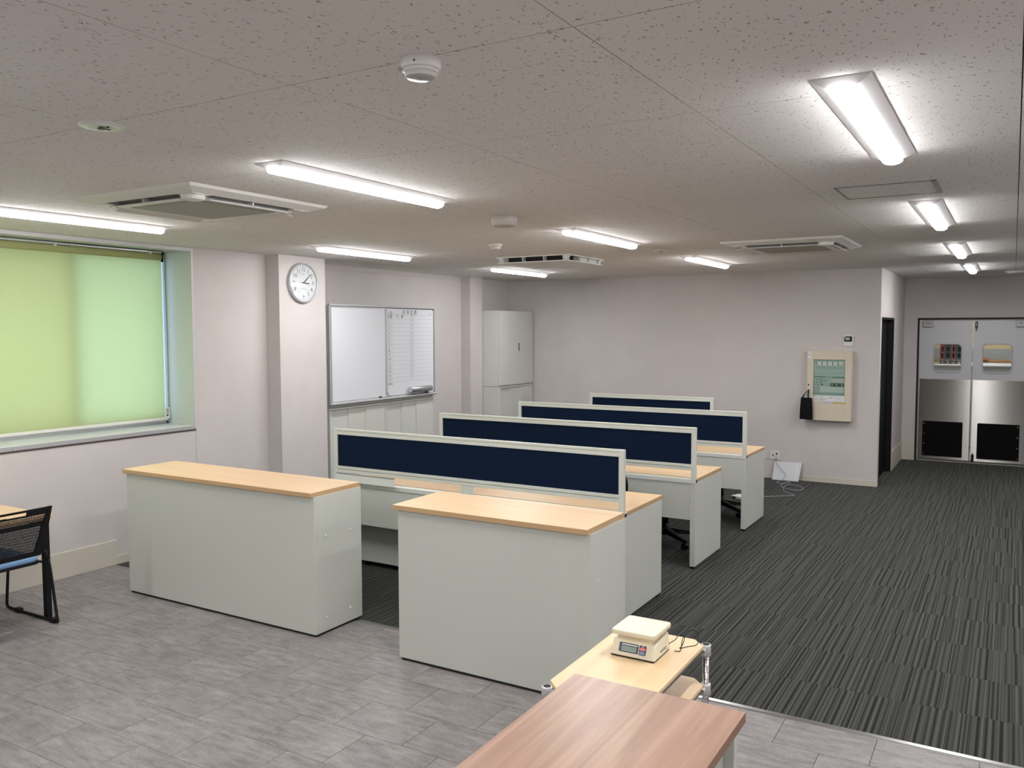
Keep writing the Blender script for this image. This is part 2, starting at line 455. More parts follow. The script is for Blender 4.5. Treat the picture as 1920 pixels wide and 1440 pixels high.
def make_glass():
    m = bpy.data.materials.new('clear_pane'); m.use_nodes = True
    N = m.node_tree.nodes; L = m.node_tree.links; N.remove(N['Principled BSDF'])
    t = N.new('ShaderNodeBsdfTransparent'); t.inputs['Color'].default_value = (0.97, 0.98, 0.98, 1)
    g = N.new('ShaderNodeBsdfGlossy'); g.inputs['Roughness'].default_value = 0.03
    fr = N.new('ShaderNodeFresnel'); fr.inputs['IOR'].default_value = 1.5
    ge = N.new('ShaderNodeNewGeometry'); io = N.new('ShaderNodeMath'); io.operation = 'MULTIPLY_ADD'; io.inputs[1].default_value = 1/1.5-1.5; io.inputs[2].default_value = 1.5
    L.new(ge.outputs['Backfacing'], io.inputs[0]); L.new(io.outputs['Value'], fr.inputs['IOR'])
    mx = N.new('ShaderNodeMixShader')
    L.new(fr.outputs['Fac'], mx.inputs['Fac']); L.new(t.outputs['BSDF'], mx.inputs[1]); L.new(g.outputs['BSDF'], mx.inputs[2]); L.new(mx.outputs['Shader'], N['Material Output'].inputs['Surface'])
    return m
GLASS = make_glass()

# ================================================================== STRUCTURE
# ---- floor: base slab with separate vinyl tiles and carpet tiles
floor = struct('floor', bx(XL2-0.5, XR+0.2, YB-0.2, 16.2, -0.12, -0.006), DARK)
RH, PW = 0.2895, 0.404
me_plank = bx(0, PW-0.0024, 0, RH-0.0024, -0.006, 0).mesh('plank', PLANK)
stuff = MB()
r = 0
y = YT-RH+0.0
rows = []
k = 0
while y > YB-RH:
    x0 = -0.471 + (0 if k % 2 == 0 else PW/2)
    i0 = math.floor((XL-x0)/PW)
    x = x0+i0*PW
    while x < XR:
        a, bb = max(x, XL-0.02), min(x+PW, XR)
        if bb-a > 0.01:
            full = abs((bb-a)-PW) < 1e-6
            if y > 1.35 and x < 0.25:
                me = me_plank if full else bx(0, bb-a-0.0024, 0, RH-0.0024, -0.006, 0).mesh('plank', PLANK)
                o = bpy.data.objects.new('floor_tile', me); COL.objects.link(o); o.parent = floor; o.location = (a, y, 0)
            else:
                stuff.box(a, bb-0.0016, max(y, YB), y+RH-0.0024, -0.006, 0)
        x += PW
    y -= RH; k += 1
stuff.build('floor_tile_remainder', PLANK, floor, kind='stuff')
stuff = MB()
y = 4.01; first = True
meshes = {}
def ctile(w, d):
    key = (round(w, 3), round(d, 3))
    if key not in meshes:
        meshes[key] = bx(0, w-0.0006, 0, d-0.0006, -0.006, 0).mesh('carpet', CARPET)
    return meshes[key]
while y < 13.4:
    a, bb = max(y, YT+0.012), min(y+0.5, 13.45)
    x = -6.5
    while x < XR:
        c0, c1 = max(x, XL2), min(x+0.5, XR)
        if x < 0.4:
            o = bpy.data.objects.new('carpet_tile', ctile(c1-c0, bb-a)); COL.objects.link(o); o.parent = floor; o.location = (c0, a, 0)
        else:
            stuff.box(c0, c1-0.0006, a, bb-0.0006, -0.006, 0)
        x += 0.5
    y += 0.5
stuff.build('carpet_tile_remainder', CARPET, floor, kind='stuff')
STOREFL = mat('storage_floor_grey', (0.4, 0.4, 0.38), 0.6)
struct('floor_storage', bx(-2.6, 1.6, 13.45, 16.2, -0.006, 0.0), STOREFL)
struct('trim_1', MB().prism([(YT-0.028, 0.0), (YT-0.018, 0.005), (YT+0.008, 0.005), (YT+0.013, 0.0)], 'x', XL, XR), TRACK)

# ---- ceiling: slab with separate boards
ceil = struct('ceiling', bx(XL2-0.6, XR+0.2, YB-0.2, 16.2, C+0.011, C+0.2), mat('dark_ceiling_joint', (0.05, 0.045, 0.043), 0.9))  # dark slab colour shows through the joints between the boards
T = 0.912
cm = {}
stuff = MB()
yy0 = math.floor(YB/T)
for j in range(yy0, 15):
    for i in range(-8, 3):
        xa, xb = max(i*T, XL2-0.02), min(i*T+T, XR)
        ya, yb = max(j*T, YB), min(j*T+T, YD+0.02)
        if xb-xa < 0.02 or yb-ya < 0.02: continue
        g = 0.0036
        if j >= 0 and i <= 0 :
            key = (round(xb-xa, 3), round(yb-ya, 3))
            if key not in cm: cm[key] = bx(0, xb-xa-g, 0, yb-ya-g, 0, 0.011).mesh('ceiling_board', CEIL)
            o = bpy.data.objects.new('ceiling_tile', cm[key]); COL.objects.link(o); o.parent = ceil; o.location = (xa+g/2, ya+g/2, C)
        else:
            stuff.box(xa+g/2, xb-g/2, ya+g/2, yb-g/2, C, C+0.011)
stuff.build('ceiling_tile_remainder', CEIL, ceil, kind='stuff')

# ---- walls
WIN_Y0, WIN_Y1, WIN_Z0, WIN_Z1 = 0.95, 4.86, 1.03, 2.535
WX = -6.42                                    # plane of the window frame
wl = MB()
wl.box(XL-0.55, XL, YB-0.15, 4.868, -0.05, WIN_Z0-0.009)
wl.box(XL-0.55, XL, YB-0.15, WIN_Y0, WIN_Z0, WIN_Z1)
wl.box(XL-0.55, XL, YB-0.15, 4.868, WIN_Z1, C+0.05)
wl.box(XL-0.55, XL, WIN_Y1+0.008, 5.76, WIN_Z0, C+0.05)
wl.box(XL-0.55, XL, 4.871, 5.76, -0.05, WIN_Z0)
struct('wall_left', wl, WALL)
struct('pillar_left', bx(XL-0.4, -5.895, 5.70, 6.315, -0.05, C+0.05), WALL)
struct('wall_left_recess', bx(XL2-0.2, XL2, 6.25, YF+0.15, -0.05, C+0.05), WALL)
struct('pillar_left_far', bx(XL2-0.1, -6.21, 9.40, 9.69, -0.05, C+0.05), WALL)
struct('trim_2', bx(XL2-0.01, XL2+0.012, 6.31, 9.41, C-0.055, C+0.01), WALL)
struct('wall_far', bx(XL2-0.2, XA, YF, YF+0.115, -0.05, C+0.05), WALL)
wa = MB()
wa.box(XA-0.115, XA, YF+0.11, 11.90, 1.985, C+0.05)
wa.box(XA-0.115, XA, 11.90, YD+0.1, -0.05, C+0.05)
struct('wall_alcove', wa, WALL)
wd = MB()
DX0, DX1, DZ = -1.155, 0.215, 1.998
wd.box(XA-0.115, DX0, YD, YD+0.12, -0.05, C+0.05)
wd.box(DX1, XR+0.1, YD, YD+0.12, -0.05, C+0.05)
wd.box(DX0, DX1, YD, YD+0.12, DZ, C+0.05)
struct('wall_door_side', wd, WALL)
struct('wall_right', bx(XR, XR+0.15, YB-0.15, YD+0.1, -0.05, C+0.05), WALL)
struct('wall_back', bx(XL-0.3, XR+0.15, YB-0.15, YB, -0.05, C+0.05), WALL)

# ---- baseboards
struct('baseboard_left', bx(XL-0.005, XL+0.012, YB, 4.085, 0, 0.196), CREAM, bevel=0.002)
bl = MB(); bl.box(XL-0.005, XL+0.009, 4.085, 5.70, 0, 0.066); bl.box(XL-0.005, -5.886, 5.691, 5.70, 0, 0.066); bl.box(-5.897, -5.886, 5.70, 6.31, 0, 0.066)
struct('baseboard_left_low', bl, CREAM)
struct('baseboard_far', bx(XL2, XA+0.006, YF-0.010, YF+0.002, 0, 0.062), CREAM)
ba = MB(); ba.box(XA-0.002, XA+0.011, 11.905, YD, 0, 0.255); ba.box(XA, DX0-0.01, YD-0.011, YD+0.002, 0, 0.255)
struct('baseboard_alcove', ba, CREAM, bevel=0.002)

# ---- window 1 with its lining, frame, sashes and panes
win = tag(bpy.data.objects.new('window_1', None), kind='structure'); COL.objects.link(win); win.location = (WX, 2.9, WIN_Z0)
t = 0.024
lin = MB()
lin.box(WX, XL+0.001, WIN_Y1, WIN_Y1+0.006, WIN_Z0, WIN_Z1)          # right reveal
lin.box(WX, XL+0.001, WIN_Y0-0.006, WIN_Y0, WIN_Z0, WIN_Z1)
lin.box(WX, XL+0.001, WIN_Y0, WIN_Y1, WIN_Z1, WIN_Z1+0.004)
lin.build('reveal', REVEAL, win)
bx(WX, XL+0.004, WIN_Y0, WIN_Y1, WIN_Z0-0.008, WIN_Z0+0.003).build('sill', SILL, win)
tr = MB()
tr.box(XL, XL+0.010, WIN_Y1-0.004, WIN_Y1+0.020, WIN_Z0-0.024, C-0.002)
tr.box(XL, XL+0.009, 3.245, WIN_Y1-0.005, WIN_Z1-0.012, C-0.002); tr.box(XL, XL+0.009, WIN_Y0, 3.243, WIN_Z1-0.012, C-0.002)
tr2 = MB(); tr2.box(XL, XL+0.012, 3.306, WIN_Y1-0.005, WIN_Z0-0.030, WIN_Z0+0.001); tr2.box(XL, XL+0.012, WIN_Y0, 3.304, WIN_Z0-0.030, WIN_Z0+0.001)
tr2.build('lower_casing', mat('shaded_window_casing', (0.36, 0.355, 0.365), 0.4), win, bevel=0.002)  # darker copy of the casing colour, shade painted into the lower piece
tr.build('casing', mat('pale_grey_window_casing', (0.55, 0.54, 0.55), 0.4), win, bevel=0.002)
bx(XL-0.003, XL+0.004, WIN_Y0, WIN_Y1+0.012, WIN_Z0-0.044, WIN_Z0-0.030).build('casing_gap', mat('dark_brown_strip', (0.12, 0.09, 0.085), 0.8), win)  # thin dark brown strip along the bottom of the casing
fr = MB()
fr.box(WX-0.09, WX, WIN_Y0-0.02, WIN_Y1+0.02, WIN_Z0-0.012, WIN_Z0+0.03)
fr.box(WX-0.09, WX, WIN_Y0-0.02, WIN_Y1+0.02, WIN_Z1-0.03, WIN_Z1+0.01)
fr.box(WX-0.09, WX, WIN_Y1-0.012, WIN_Y1+0.02, WIN_Z0, WIN_Z1)
fr.box(WX-0.09, WX, WIN_Y0-0.02, WIN_Y0+0.012, WIN_Z0, WIN_Z1)
fr.build('window_frame', ALU, win)
SASHM = mat('white_sash_profile', (0.62, 0.68, 0.74), 0.4)
edges = [WIN_Y0+0.012, 1.95, 2.96, 3.95, WIN_Y1-0.012]
for i in range(4):
    a, bb = edges[i]-(0.025 if i else 0), edges[i+1]+(0.045 if i < 3 else 0)
    xs = WX-0.008 if i % 2 else WX-0.042
    s = MB()
    s.box(xs, xs+0.03, a, a+0.045, WIN_Z0+0.03, WIN_Z1-0.03); s.box(xs, xs+0.03, bb-0.045 if i < 3 else bb-0.010, bb, WIN_Z0+0.03, WIN_Z1-0.03)
    s.box(xs, xs+0.03, a+0.045, bb-0.045, WIN_Z0+0.03, WIN_Z0+0.085); s.box(xs, xs+0.03, a+0.045, bb-0.045, WIN_Z1-0.085, WIN_Z1-0.03)
    so = s.build('sash', SASHM, win)
    bx(xs+0.012, xs+0.016, a+0.04, bb-(0.04 if i < 3 else 0.008), WIN_Z0+0.08, WIN_Z1-0.08).build('pane', FROST if i % 2 else FROST2, so)

# ---- door 1: the pair of swing doors
d1 = tag(bpy.data.objects.new('door_1', None), kind='structure'); COL.objects.link(d1); d1.location = (-0.47, YD, 0)
f = MB()
f.box(DX0, DX0+0.022, YD-0.012, YD+0.13, 0, DZ); f.box(DX1-0.022, DX1, YD-0.012, YD+0.13, 0, DZ); f.box(DX0, DX1, YD-0.012, YD+0.13, DZ-0.020, DZ+0.004)
f.build('door_frame', BLACK, d1, bevel=0.002)
g = MB(); g.box(DX0+0.022, DX0+0.032, YD, YD+0.10, 0.0, DZ-0.02); g.box(DX1-0.032, DX1-0.022, YD, YD+0.10, 0.0, DZ-0.02)
g.build('frame_lining', ALU, d1)
bx(DX0+0.03, DX1-0.03, YD+0.01, YD+0.09, DZ-0.035, DZ-0.02).build('head_lining', PANELC, d1)

def plate_hole(x0, x1, z0, z1, ix0, ix1, iz0, iz1, r, ya, yb):
    mb = MB()
    cx, cz = (ix0+ix1)/2, (iz0+iz1)/2
    inner = rrect(ix0, ix1, iz0, iz1, r, 6)
    outer = []
    for px, pz in inner:
        dx, dz = px-cx, pz-cz
        s = min([(v/dx) for v in ((x1-cx), (x0-cx)) if abs(dx) > 1e-9 and v/dx > 0]+[(v/dz) for v in ((z1-cz), (z0-cz)) if abs(dz) > 1e-9 and v/dz > 0])
        outer.append([cx+dx*s, cz+dz*s])
    # snap the nearest outer point to every corner
    for qx, qz in ((x0,z0),(x1,z0),(x0,z1),(x1,z1)):
        b = min(range(len(outer)), key=lambda i: (outer[i][0]-qx)**2+(outer[i][1]-qz)**2)
        outer[b] = [qx, qz]
    n = len(inner)
    vs = [(p[0], ya, p[1]) for p in outer]+[(p[0], ya, p[1]) for p in inner]+[(p[0], yb, p[1]) for p in outer]+[(p[0], yb, p[1]) for p in inner]
    fs = []
    for i in range(n):
        j = (i+1) % n
        fs += [(i, j, n+j, n+i), (2*n+i, 3*n+i, 3*n+j, 2*n+j), (n+i, n+j, 3*n+j, 3*n+i), (i, 2*n+i, 2*n+j, j)]
    mb.add(vs, fs)
    return mb, inner

def swing_leaf(x0, x1, wx0, wx1, bx0, bx1, side):
    ya, yb = YD+0.02, YD+0.06
    mb, inner = plate_hole(x0, x1, 0.03, DZ-0.034, wx0, wx1, 1.253, 1.643, 0.06, ya, yb)
    leaf = mb.build('door_leaf', DOORAL, d1)
    gk = MB(); gk.tube([(p[0], ya-0.002, p[1]) for p in inner], 0.009, 6, closed=True)
    gk.build('window_gasket', mat('grey_gasket', (0.50, 0.50, 0.53), 0.5), leaf)
    MB().prism(rrect(wx0+0.002, wx1-0.002, 1.255, 1.641, 0.058, 4), 'y', ya+0.018, ya+0.022).build('window_pane', GLASS, leaf)
    s = MB(); s.box(x0+0.008, x1-0.006, ya-0.003, ya, 0.035, 1.152)
    sp = s.build('kick_sheet', STEEL, leaf, label='brushed stainless steel lower sheet')
    b = MB(); b.prism(rrect(bx0, bx1, 0.075, 0.563, 0.012, 2), 'y', ya-0.014, ya-0.003)
    pad = b.build('bumper_pad', RUBBER, leaf, bevel=0.003)
    sc = MB()
    xs = bx0+0.022 if side < 0 else bx1-0.022
    for q in range(4): sc.cyl((xs, ya-0.018, 0.105+q*0.142), 0.010, 0.005, 'y', 10)
    sc.build('pad_screws', CHROME, leaf)
    hx = (x0+0.035, x0+0.155) if side < 0 else (x1-0.155, x1-0.035)
    h = bx(hx[0], hx[1], ya-0.035, ya, 1.872, 1.962).build('pivot_cover', mat('satin_grey_cover', (0.38, 0.38, 0.40), 0.35, metal=0.6), leaf, bevel=0.006)
    bx(hx[0]+0.03, hx[1]-0.035, ya-0.0358, ya-0.0352, 1.924, 1.932).build('cover_marking', INK, leaf)
    e = MB(); xe = x1-0.004 if side < 0 else x0
    e.box(xe, xe+0.004, ya-0.004, yb+0.002, 0.03, DZ-0.04)
    e.build('edge_seal', ALU, leaf)
    return leaf
swing_leaf(-1.122, -0.480, -0.948, -0.603, -1.063, -0.564, -1)
lf = swing_leaf(-0.468, 0.181, -0.350, -0.006, -0.388, 0.110, 1)
m = MB(); m.cyl((-0.433, YD-0.003, 1.865), 0.017, 0.075, 'z', 10); m.cyl((-0.433, YD-0.003, 1.825), 0.007, 0.13, 'z', 8); m.box(-0.446, -0.420, YD+0.005, YD+0.02, 1.86, 1.95)
m.build('latch_bolt', mat('dull_brass_grey', (0.33, 0.31, 0.27), 0.35, metal=0.8), lf)
m = MB(); m.cyl((-0.435, YD-0.003, 0.03), 0.016, 0.07, 'z', 10); m.cyl((-0.435, YD-0.003, 0.10), 0.007, 0.05, 'z', 8); m.box(-0.452, -0.418, YD+0.0, YD+0.02, 0.04, 0.125)
m.build('floor_bolt', BLACK, lf)
struct('trim_3', bx(DX0+0.02, DX1-0.02, YD-0.005, YD+0.115, 0.0, 0.006), CHROME)

# ---- door 2: black doorway in the side wall of the alcove
d2 = tag(bpy.data.objects.new('door_2', None), kind='structure'); COL.objects.link(d2); d2.location = (XA, 11.3, 0)
f = MB(); f.box(XA-0.12, XA+0.006, YF+0.117, YF+0.142, 0, 1.99); f.box(XA-0.12, XA+0.006, 11.878, 11.903, 0, 1.99); f.box(XA-0.12, XA+0.006, YF+0.142, 11.878, 1.965, 1.99)
f.build('door_frame', BLACK, d2, bevel=0.002)
lf2 = bx(XA-0.095, XA-0.06, YF+0.144, 11.876, 0.006, 1.963).build('door_leaf', mat('black_door_skin', (0.003, 0.0035, 0.005), 0.6, spec=0.1), d2)
m = MB(); m.tube([(XA-0.06, 10.86, 1.0), (XA-0.02, 10.86, 1.0), (XA-0.02, 10.97, 1.0)], 0.008, 8)
m.build('lever_handle', BLACK, lf2)

# ---- storage room behind the swing doors
st = MB(); st.box(-2.6, 1.6, 16.0, 16.15, 1.52, C+0.05)
struct('wall_storage_upper', st, YWALL)
struct('wall_storage_lower', bx(-2.6, 1.6, 15.98, 16.15, -0.05, 1.52), GWALL)
sw = MB(); sw.box(-2.7, -2.6, 13.2, 16.15, -0.05, C+0.05); sw.box(1.6, 1.7, 13.2, 16.15, -0.05, C+0.05)
struct('wall_storage_sides', sw, YWALL)
struct('trim_4', bx(-2.6, 1.6, 15.94, 15.98, 1.308, 1.340), ORANGE)
stor = thing('storage_chest', (-0.4, 15.4, 0), 'long white chest in the storage room seen low through both door windows', 'chest')
bx(-2.3, 1.3, 14.75, 15.9, 0.03, 1.263).build('body', WHITEPL, stor, bevel=0.01)
bx(-2.32, 1.32, 14.73, 15.92, 1.263, 1.300).build('lid', WHITEPL, stor, bevel=0.012)
m = MB()
for q in (-1.5, -0.2, 1.0): m.box(q-0.1, q+0.1, 14.70, 14.73, 1.10, 1.13)
m.build('handles', ALU, stor)
def crate_rack(x, w, mt, name, label):
    o = thing(name, (x, 15.05, 1.262), label, 'rack', 'slotted plastic racks in the storage room')
    p = MB(); d = w
    p.box(x, x+w*0.24, 14.95, 15.15, 1.33, 1.95); p.box(x+w*0.76, x+w, 14.95, 15.15, 1.33, 1.95)
    for q in range(7): p.box(x+w*0.24, x+w*0.76, 14.95, 15.15, 1.33+q*0.1, 1.355+q*0.1)
    p.build('slotted_frame', mt, o, bevel=0.004)
    bx(x+w*0.2, x+w*0.8, 15.06, 15.08, 1.335, 1.94).build('back_plate', BLACK, o)
    p = MB()
    for q in (0.15, 0.85): 
        p.cyl((x+w*q-0.012, 14.98, 1.287), 0.025, 0.024, 'x', 12); p.cyl((x+w*q-0.012, 15.12, 1.287), 0.025, 0.024, 'x', 12)
    p.box(x+w*0.05, x+w*0.95, 14.95, 15.15, 1.312, 1.333)
    p.build('wheel_base', mat('grey_castor', (0.16, 0.155, 0.145), 0.5), o)
    o.location.z += 0.038
    return o
x = -0.965
crate_rack(-0.990, 0.066, REDC, 'plastic_rack', 'red slotted plastic rack, left of the two red ones behind the left door window')
crate_rack(-0.918, 0.078, GREENC, 'plastic_rack', 'dark teal slotted plastic rack between the two red ones behind the left door window')
crate_rack(-0.834, 0.066, REDC, 'plastic_rack', 'red slotted plastic rack, right of the two red ones behind the left door window')
crate_rack(-0.762, 0.078, GREENC, 'plastic_rack', 'dark teal slotted plastic rack at the right edge of the left door window')
oc = thing('pipe_clamp', (-0.38, 15.93, 1.34), 'small orange clamp on the wooden rail seen in the right door window', 'clamp')
m = MB(); m.box(-0.50, -0.335, 15.90, 15.945, 1.338, 1.372); m.cyl((-0.42, 15.925, 1.318), 0.018, 0.06, 'z', 10)
m.build('jaw', ORANGE2, oc, bevel=0.004)
m = MB(); m.cyl((-0.42, 15.925, 1.302), 0.006, 0.04, 'z', 8); m.build('screw', CHROME, oc)

# ================================================================== CEILING FIXTURES
def make_light(x, y0, label, L_=1.25):
    o = thing('ceiling_light', (x, y0, C), label, 'light', 'bare linear lamps surface mounted on the ceiling')
    y1 = y0+L_
    hw = 0.0825; lw = 0.039; dz = 0.024; e = 0.028
    p = MB()
    p.box(x-hw, x+hw, y0, y1, C-0.004, C)
    lo = [(x-hw, y0, C-0.004), (x+hw, y0, C-0.004), (x+hw, y1, C-0.004), (x-hw, y1, C-0.004)]
    hi = [(x-lw, y0+e, C-dz), (x+lw, y0+e, C-dz), (x+lw, y1-e, C-dz), (x-lw, y1-e, C-dz)]
    p.hexa(lo, hi)
    p.build('housing', HOUSING, o)
    prof = [(x-lw+0.0005, C-dz+0.001), (x-lw+0.0005, C-dz-0.004)]+[(x+(lw-0.0005)*math.cos(a), C-dz-0.004-0.018*math.sin(-a)) for a in [PI+PI*q/10 for q in range(1, 10)]]+[(x+lw-0.0005, C-dz-0.004), (x+lw-0.0005, C-dz+0.001)]
    p = MB(); p.prism(prof, 'y', y0+e, y1-e, smooth=True)
    ln = p.build('lens', LENS, o)
    return o
lamps = [
 (-0.442, 2.555, 'large lit linear lamp nearest the camera at upper right'),
 (-0.442, 5.215, 'second lit lamp of the right-hand row, just beyond the ceiling hatch'),
 (-0.442, 7.870, 'third lit lamp of the right-hand row toward the swing doors'),
 (-0.442, 10.42, 'farthest lit lamp of the right-hand row above the alcove by the swing doors'),
 (-2.722, 2.585, 'lit lamp right of the big near air conditioner, nearest of the middle row'),
 (-2.722, 5.330, 'lit lamp of the middle row near the two round white ceiling devices'),
 (-2.722, 7.930, 'farthest lit lamp of the middle row, left of the far right air conditioner'),
 (-5.050, 2.585, 'lit lamp over the green window, cut by the left picture edge'),
 (-5.050, 5.330, 'lit lamp above the wall clock and whiteboard in the left row'),
 (-5.100, 8.180, 'lit lamp in front of the tall far cabinet, farthest of the left row'),
]
l0 = make_light(*lamps[0])
lamps += [(x, y, lab) for x, y, lab in (  # added unseen lamps that brighten the front of the room and the storage
 (-0.442, -0.12, 'added lamp in line with the right-hand row, directly behind the camera, outside the picture'),
 (-2.722, -0.12, 'added lamp in line with the middle row, left behind the camera, outside the picture'),
 (-5.050, -0.12, 'added lamp in line with the window row, left behind the camera, outside the picture'),
 (-0.442, -2.80, 'added lamp in line with the right-hand row, far behind the camera, outside the picture'),
 (-2.722, -2.80, 'added lamp in line with the middle row, far behind the camera, outside the picture'),
 (-5.050, -2.80, 'added lamp in line with the window row, far behind the camera, outside the picture'),
 (1.800, -0.12, 'added lamp of an unseen outer right row, behind the camera, outside the picture'),
 (1.800, 2.60, 'added lamp of an unseen outer right row, beside the camera, outside the picture'),
 (1.800, 5.30, 'added lamp of an unseen outer right row, beyond the camera, outside the picture'),
 (1.800, 8.00, 'added lamp of an unseen outer right row, near the doors, outside the picture'),
 (-0.400, 14.10, 'added unseen lamp lighting the storage room behind the swing doors'))]
for x, y, lab in lamps[1:]:
    c = copy_tree(l0, None, (x, y, C)); c['label'] = lab

def make_ac(cx, cy, label):
    o = thing('ceiling_air_conditioner', (cx, cy, C), label, 'air conditioner', 'square four-way cassette units')
    H = 0.475
    # outer bevelled ring
    p = MB()
    for k in range(4):
        a = k*PI/2; ca, sa = round(math.cos(a)), round(math.sin(a))
        def Rr(q): return (cx+q[0]*ca-q[1]*sa, cy+q[0]*sa+q[1]*ca, q[2])
        lo = [(-H, -H, C), (H, -H, C), (0.40, -0.40, C), (-0.40, -0.40, C)]
        hi = [(-H+0.012, -H+0.012, C-0.014), (H-0.012, -H+0.012, C-0.014), (0.40, -0.40, C-0.034), (-0.40, -0.40, C-0.034)]
        p.hexa([Rr(q) for q in lo], [Rr(q) for q in hi])
        p.hexa([Rr(q) for q in [(-0.40,-0.40,C-0.006),(-0.285,-0.40,C-0.006),(-0.285,-0.325,C-0.006),(-0.40,-0.325,C-0.006)]],
               [Rr(q) for q in [(-0.40,-0.40,C-0.035),(-0.285,-0.40,C-0.035),(-0.285,-0.325,C-0.038),(-0.40,-0.325,C-0.038)]])
        p.hexa([Rr(q) for q in [(0.285,-0.40,C-0.006),(0.40,-0.40,C-0.006),(0.40,-0.325,C-0.006),(0.285,-0.325,C-0.006)]],
               [Rr(q) for q in [(0.285,-0.40,C-0.035),(0.40,-0.40,C-0.035),(0.40,-0.325,C-0.038),(0.285,-0.325,C-0.038)]])
    p.build('panel', WHITEPL2, o)
    bx(cx-0.41, cx+0.41, cy-0.41, cy+0.41, C-0.008, C-0.004).build('outlet_recess', DARK, o)
    p = MB(); p.box(cx-0.325, cx+0.325, cy-0.325, cy+0.325, C-0.042, C-0.008)
    p.build('centre_panel', WHITEPL2, o, bevel=0.004)
    p = MB(); p.box(cx-0.265, cx+0.265, cy-0.265, cy+0.265, C-0.046, C-0.042)
    gr = p.build('intake_grille', GRILLE, o)
    for k in range(4):
        a = k*PI/2; ca, sa = round(math.cos(a)), round(math.sin(a))
        def Rr(q): return (cx+q[0]*ca-q[1]*sa, cy+q[0]*sa+q[1]*ca, q[2])
        p = MB()
        p.hexa([Rr(q) for q in [(-0.278,-0.330,C-0.030),(0.278,-0.330,C-0.030),(0.278,-0.327,C-0.034),(-0.278,-0.327,C-0.034)]],
               [Rr(q) for q in [(-0.278,-0.385,C-0.052),(0.278,-0.385,C-0.052),(0.278,-0.383,C-0.056),(-0.278,-0.383,C-0.056)]])
        fl = p.build('louvre', WHITEPL2, o)
        p = MB(); p.hexa([Rr(q) for q in [(-0.003,-0.39,C-0.010),(0.003,-0.39,C-0.010),(0.003,-0.33,C-0.010),(-0.003,-0.33,C-0.010)]],
                         [Rr(q) for q in [(-0.003,-0.385,C-0.050),(0.003,-0.385,C-0.050),(0.003,-0.33,C-0.034),(-0.003,-0.33,C-0.034)]])
        p.build('louvre_rib', WHITEPL2, fl)
    p = MB(); p.cyl((cx+0.325, cy-0.335, C-0.058), 0.055, 0.024, 'z', 20, r2=0.062)
    p.build('sensor_dome', WHITEPL, o, bevel=0.005)
    return o
ac = make_ac(-3.871, 3.200, 'big white square ceiling cassette near the green window, nearest of three')
c = copy_tree(ac, None, (-1.605, 7.290, C)); c['label'] = 'white square ceiling cassette at right, before the far wall'

def make_ac2(cx, cy):
    o = thing('ceiling_air_conditioner', (cx, cy, C), 'smaller cassette with black side slots, in front of the far left lamp', 'air conditioner')
    h = 0.39; z = C-0.062
    p = MB(); p.box(cx-h, cx+h, cy-h, cy+h, z, z+0.010)
    p.build('lower_panel', WHITEPL, o, bevel=0.004)
    bx(cx-0.31, cx+0.31, cy-0.31, cy+0.31, z+0.01, C-0.001).build('inner_body', DARK, o)
    p = MB()
    for k in range(4):
        a = k*PI/2; ca, sa = round(math.cos(a)), round(math.sin(a))
        def Rr(q): return (cx+q[0]*ca-q[1]*sa, cy+q[0]*sa+q[1]*ca, q[2])
        p.hexa([Rr(q) for q in [(-0.365,-0.365,z+0.01),(-0.325,-0.365,z+0.01),(-0.30,-0.30,z+0.01),(-0.365,-0.325,z+0.01)]],
               [Rr(q) for q in [(-0.385,-0.385,C),(-0.325,-0.385,C),(-0.30,-0.30,C),(-0.385,-0.325,C)]])
        for xx in (-0.115, 0.115):
            p.hexa([Rr(q) for q in [(xx-0.006,-0.355,z+0.01),(xx+0.006,-0.355,z+0.01),(xx+0.006,-0.30,z+0.01),(xx-0.006,-0.30,z+0.01)]],
                   [Rr(q) for q in [(xx-0.006,-0.375,C),(xx+0.006,-0.375,C),(xx+0.006,-0.30,C),(xx-0.006,-0.30,C)]])
        p.hexa([Rr(q) for q in [(-0.40,-0.40,C-0.010),(0.40,-0.40,C-0.010),(0.37,-0.37,C-0.010),(-0.37,-0.37,C-0.010)]],
               [Rr(q) for q in [(-0.40,-0.40,C),(0.40,-0.40,C),(0.37,-0.37,C),(-0.37,-0.37,C)]])
    p.build('corner_posts', WHITEPL, o)
    # the near right slot is closed by a shutter for part of its length
    bx(cx+0.335, cx+0.352, cy-0.06, cy+0.33, z+0.008, C-0.008).build('slot_shutter', WHITEPL2, o)
    return o
make_ac2(-3.985, 7.49)

# smoke detector (nearest)
s1 = thing('smoke_detector', (-1.367, 1.838, C), 'round white stepped smoke detector at the top centre, nearest the camera', 'detector')
MB().lathe([(0.0535, 0), (0.0535, -0.022), (0.0515, -0.026), (0.048, -0.026)], (-1.367, 1.838, C), 32).build('base_ring', WHITEPL, s1)
MB().lathe([(0.048, -0.0255), (0.0475, -0.031), (0.044, -0.034), (0.043, -0.034), (0.0415, -0.043), (0.040, -0.045)], (-1.367, 1.838, C), 32).build('sensor_cup', WHITEPL, s1)
MB().lathe([(0.038, -0.044), (0.036, -0.0475), (0.010, -0.049)], (-1.367, 1.838, C), 32).build('sensor_disc', mat('clear_grey_plastic', (0.36, 0.35, 0.35), 0.25), s1)
d = Vector((0.36, -0.93, 0)).normalized()
def on_ring(deg, r, z):
    a = math.radians(deg); return (-1.367+r*math.cos(a), 1.838+r*math.sin(a), z)
bx(-1.350, -1.346, 1.7835, 1.7865, C-0.018, C-0.014).build('indicator_hole', BLACK, s1)
bx(-1.411, -1.399, 1.797, 1.806, C-0.030, C-0.021).build('clip', mat('mid_grey_plastic', (0.3, 0.29, 0.29), 0.5), s1)
s2 = thing('ceiling_speaker', (-2.757, 4.565, C), 'larger round drum-shaped ceiling device in the middle of the ceiling', 'detector')
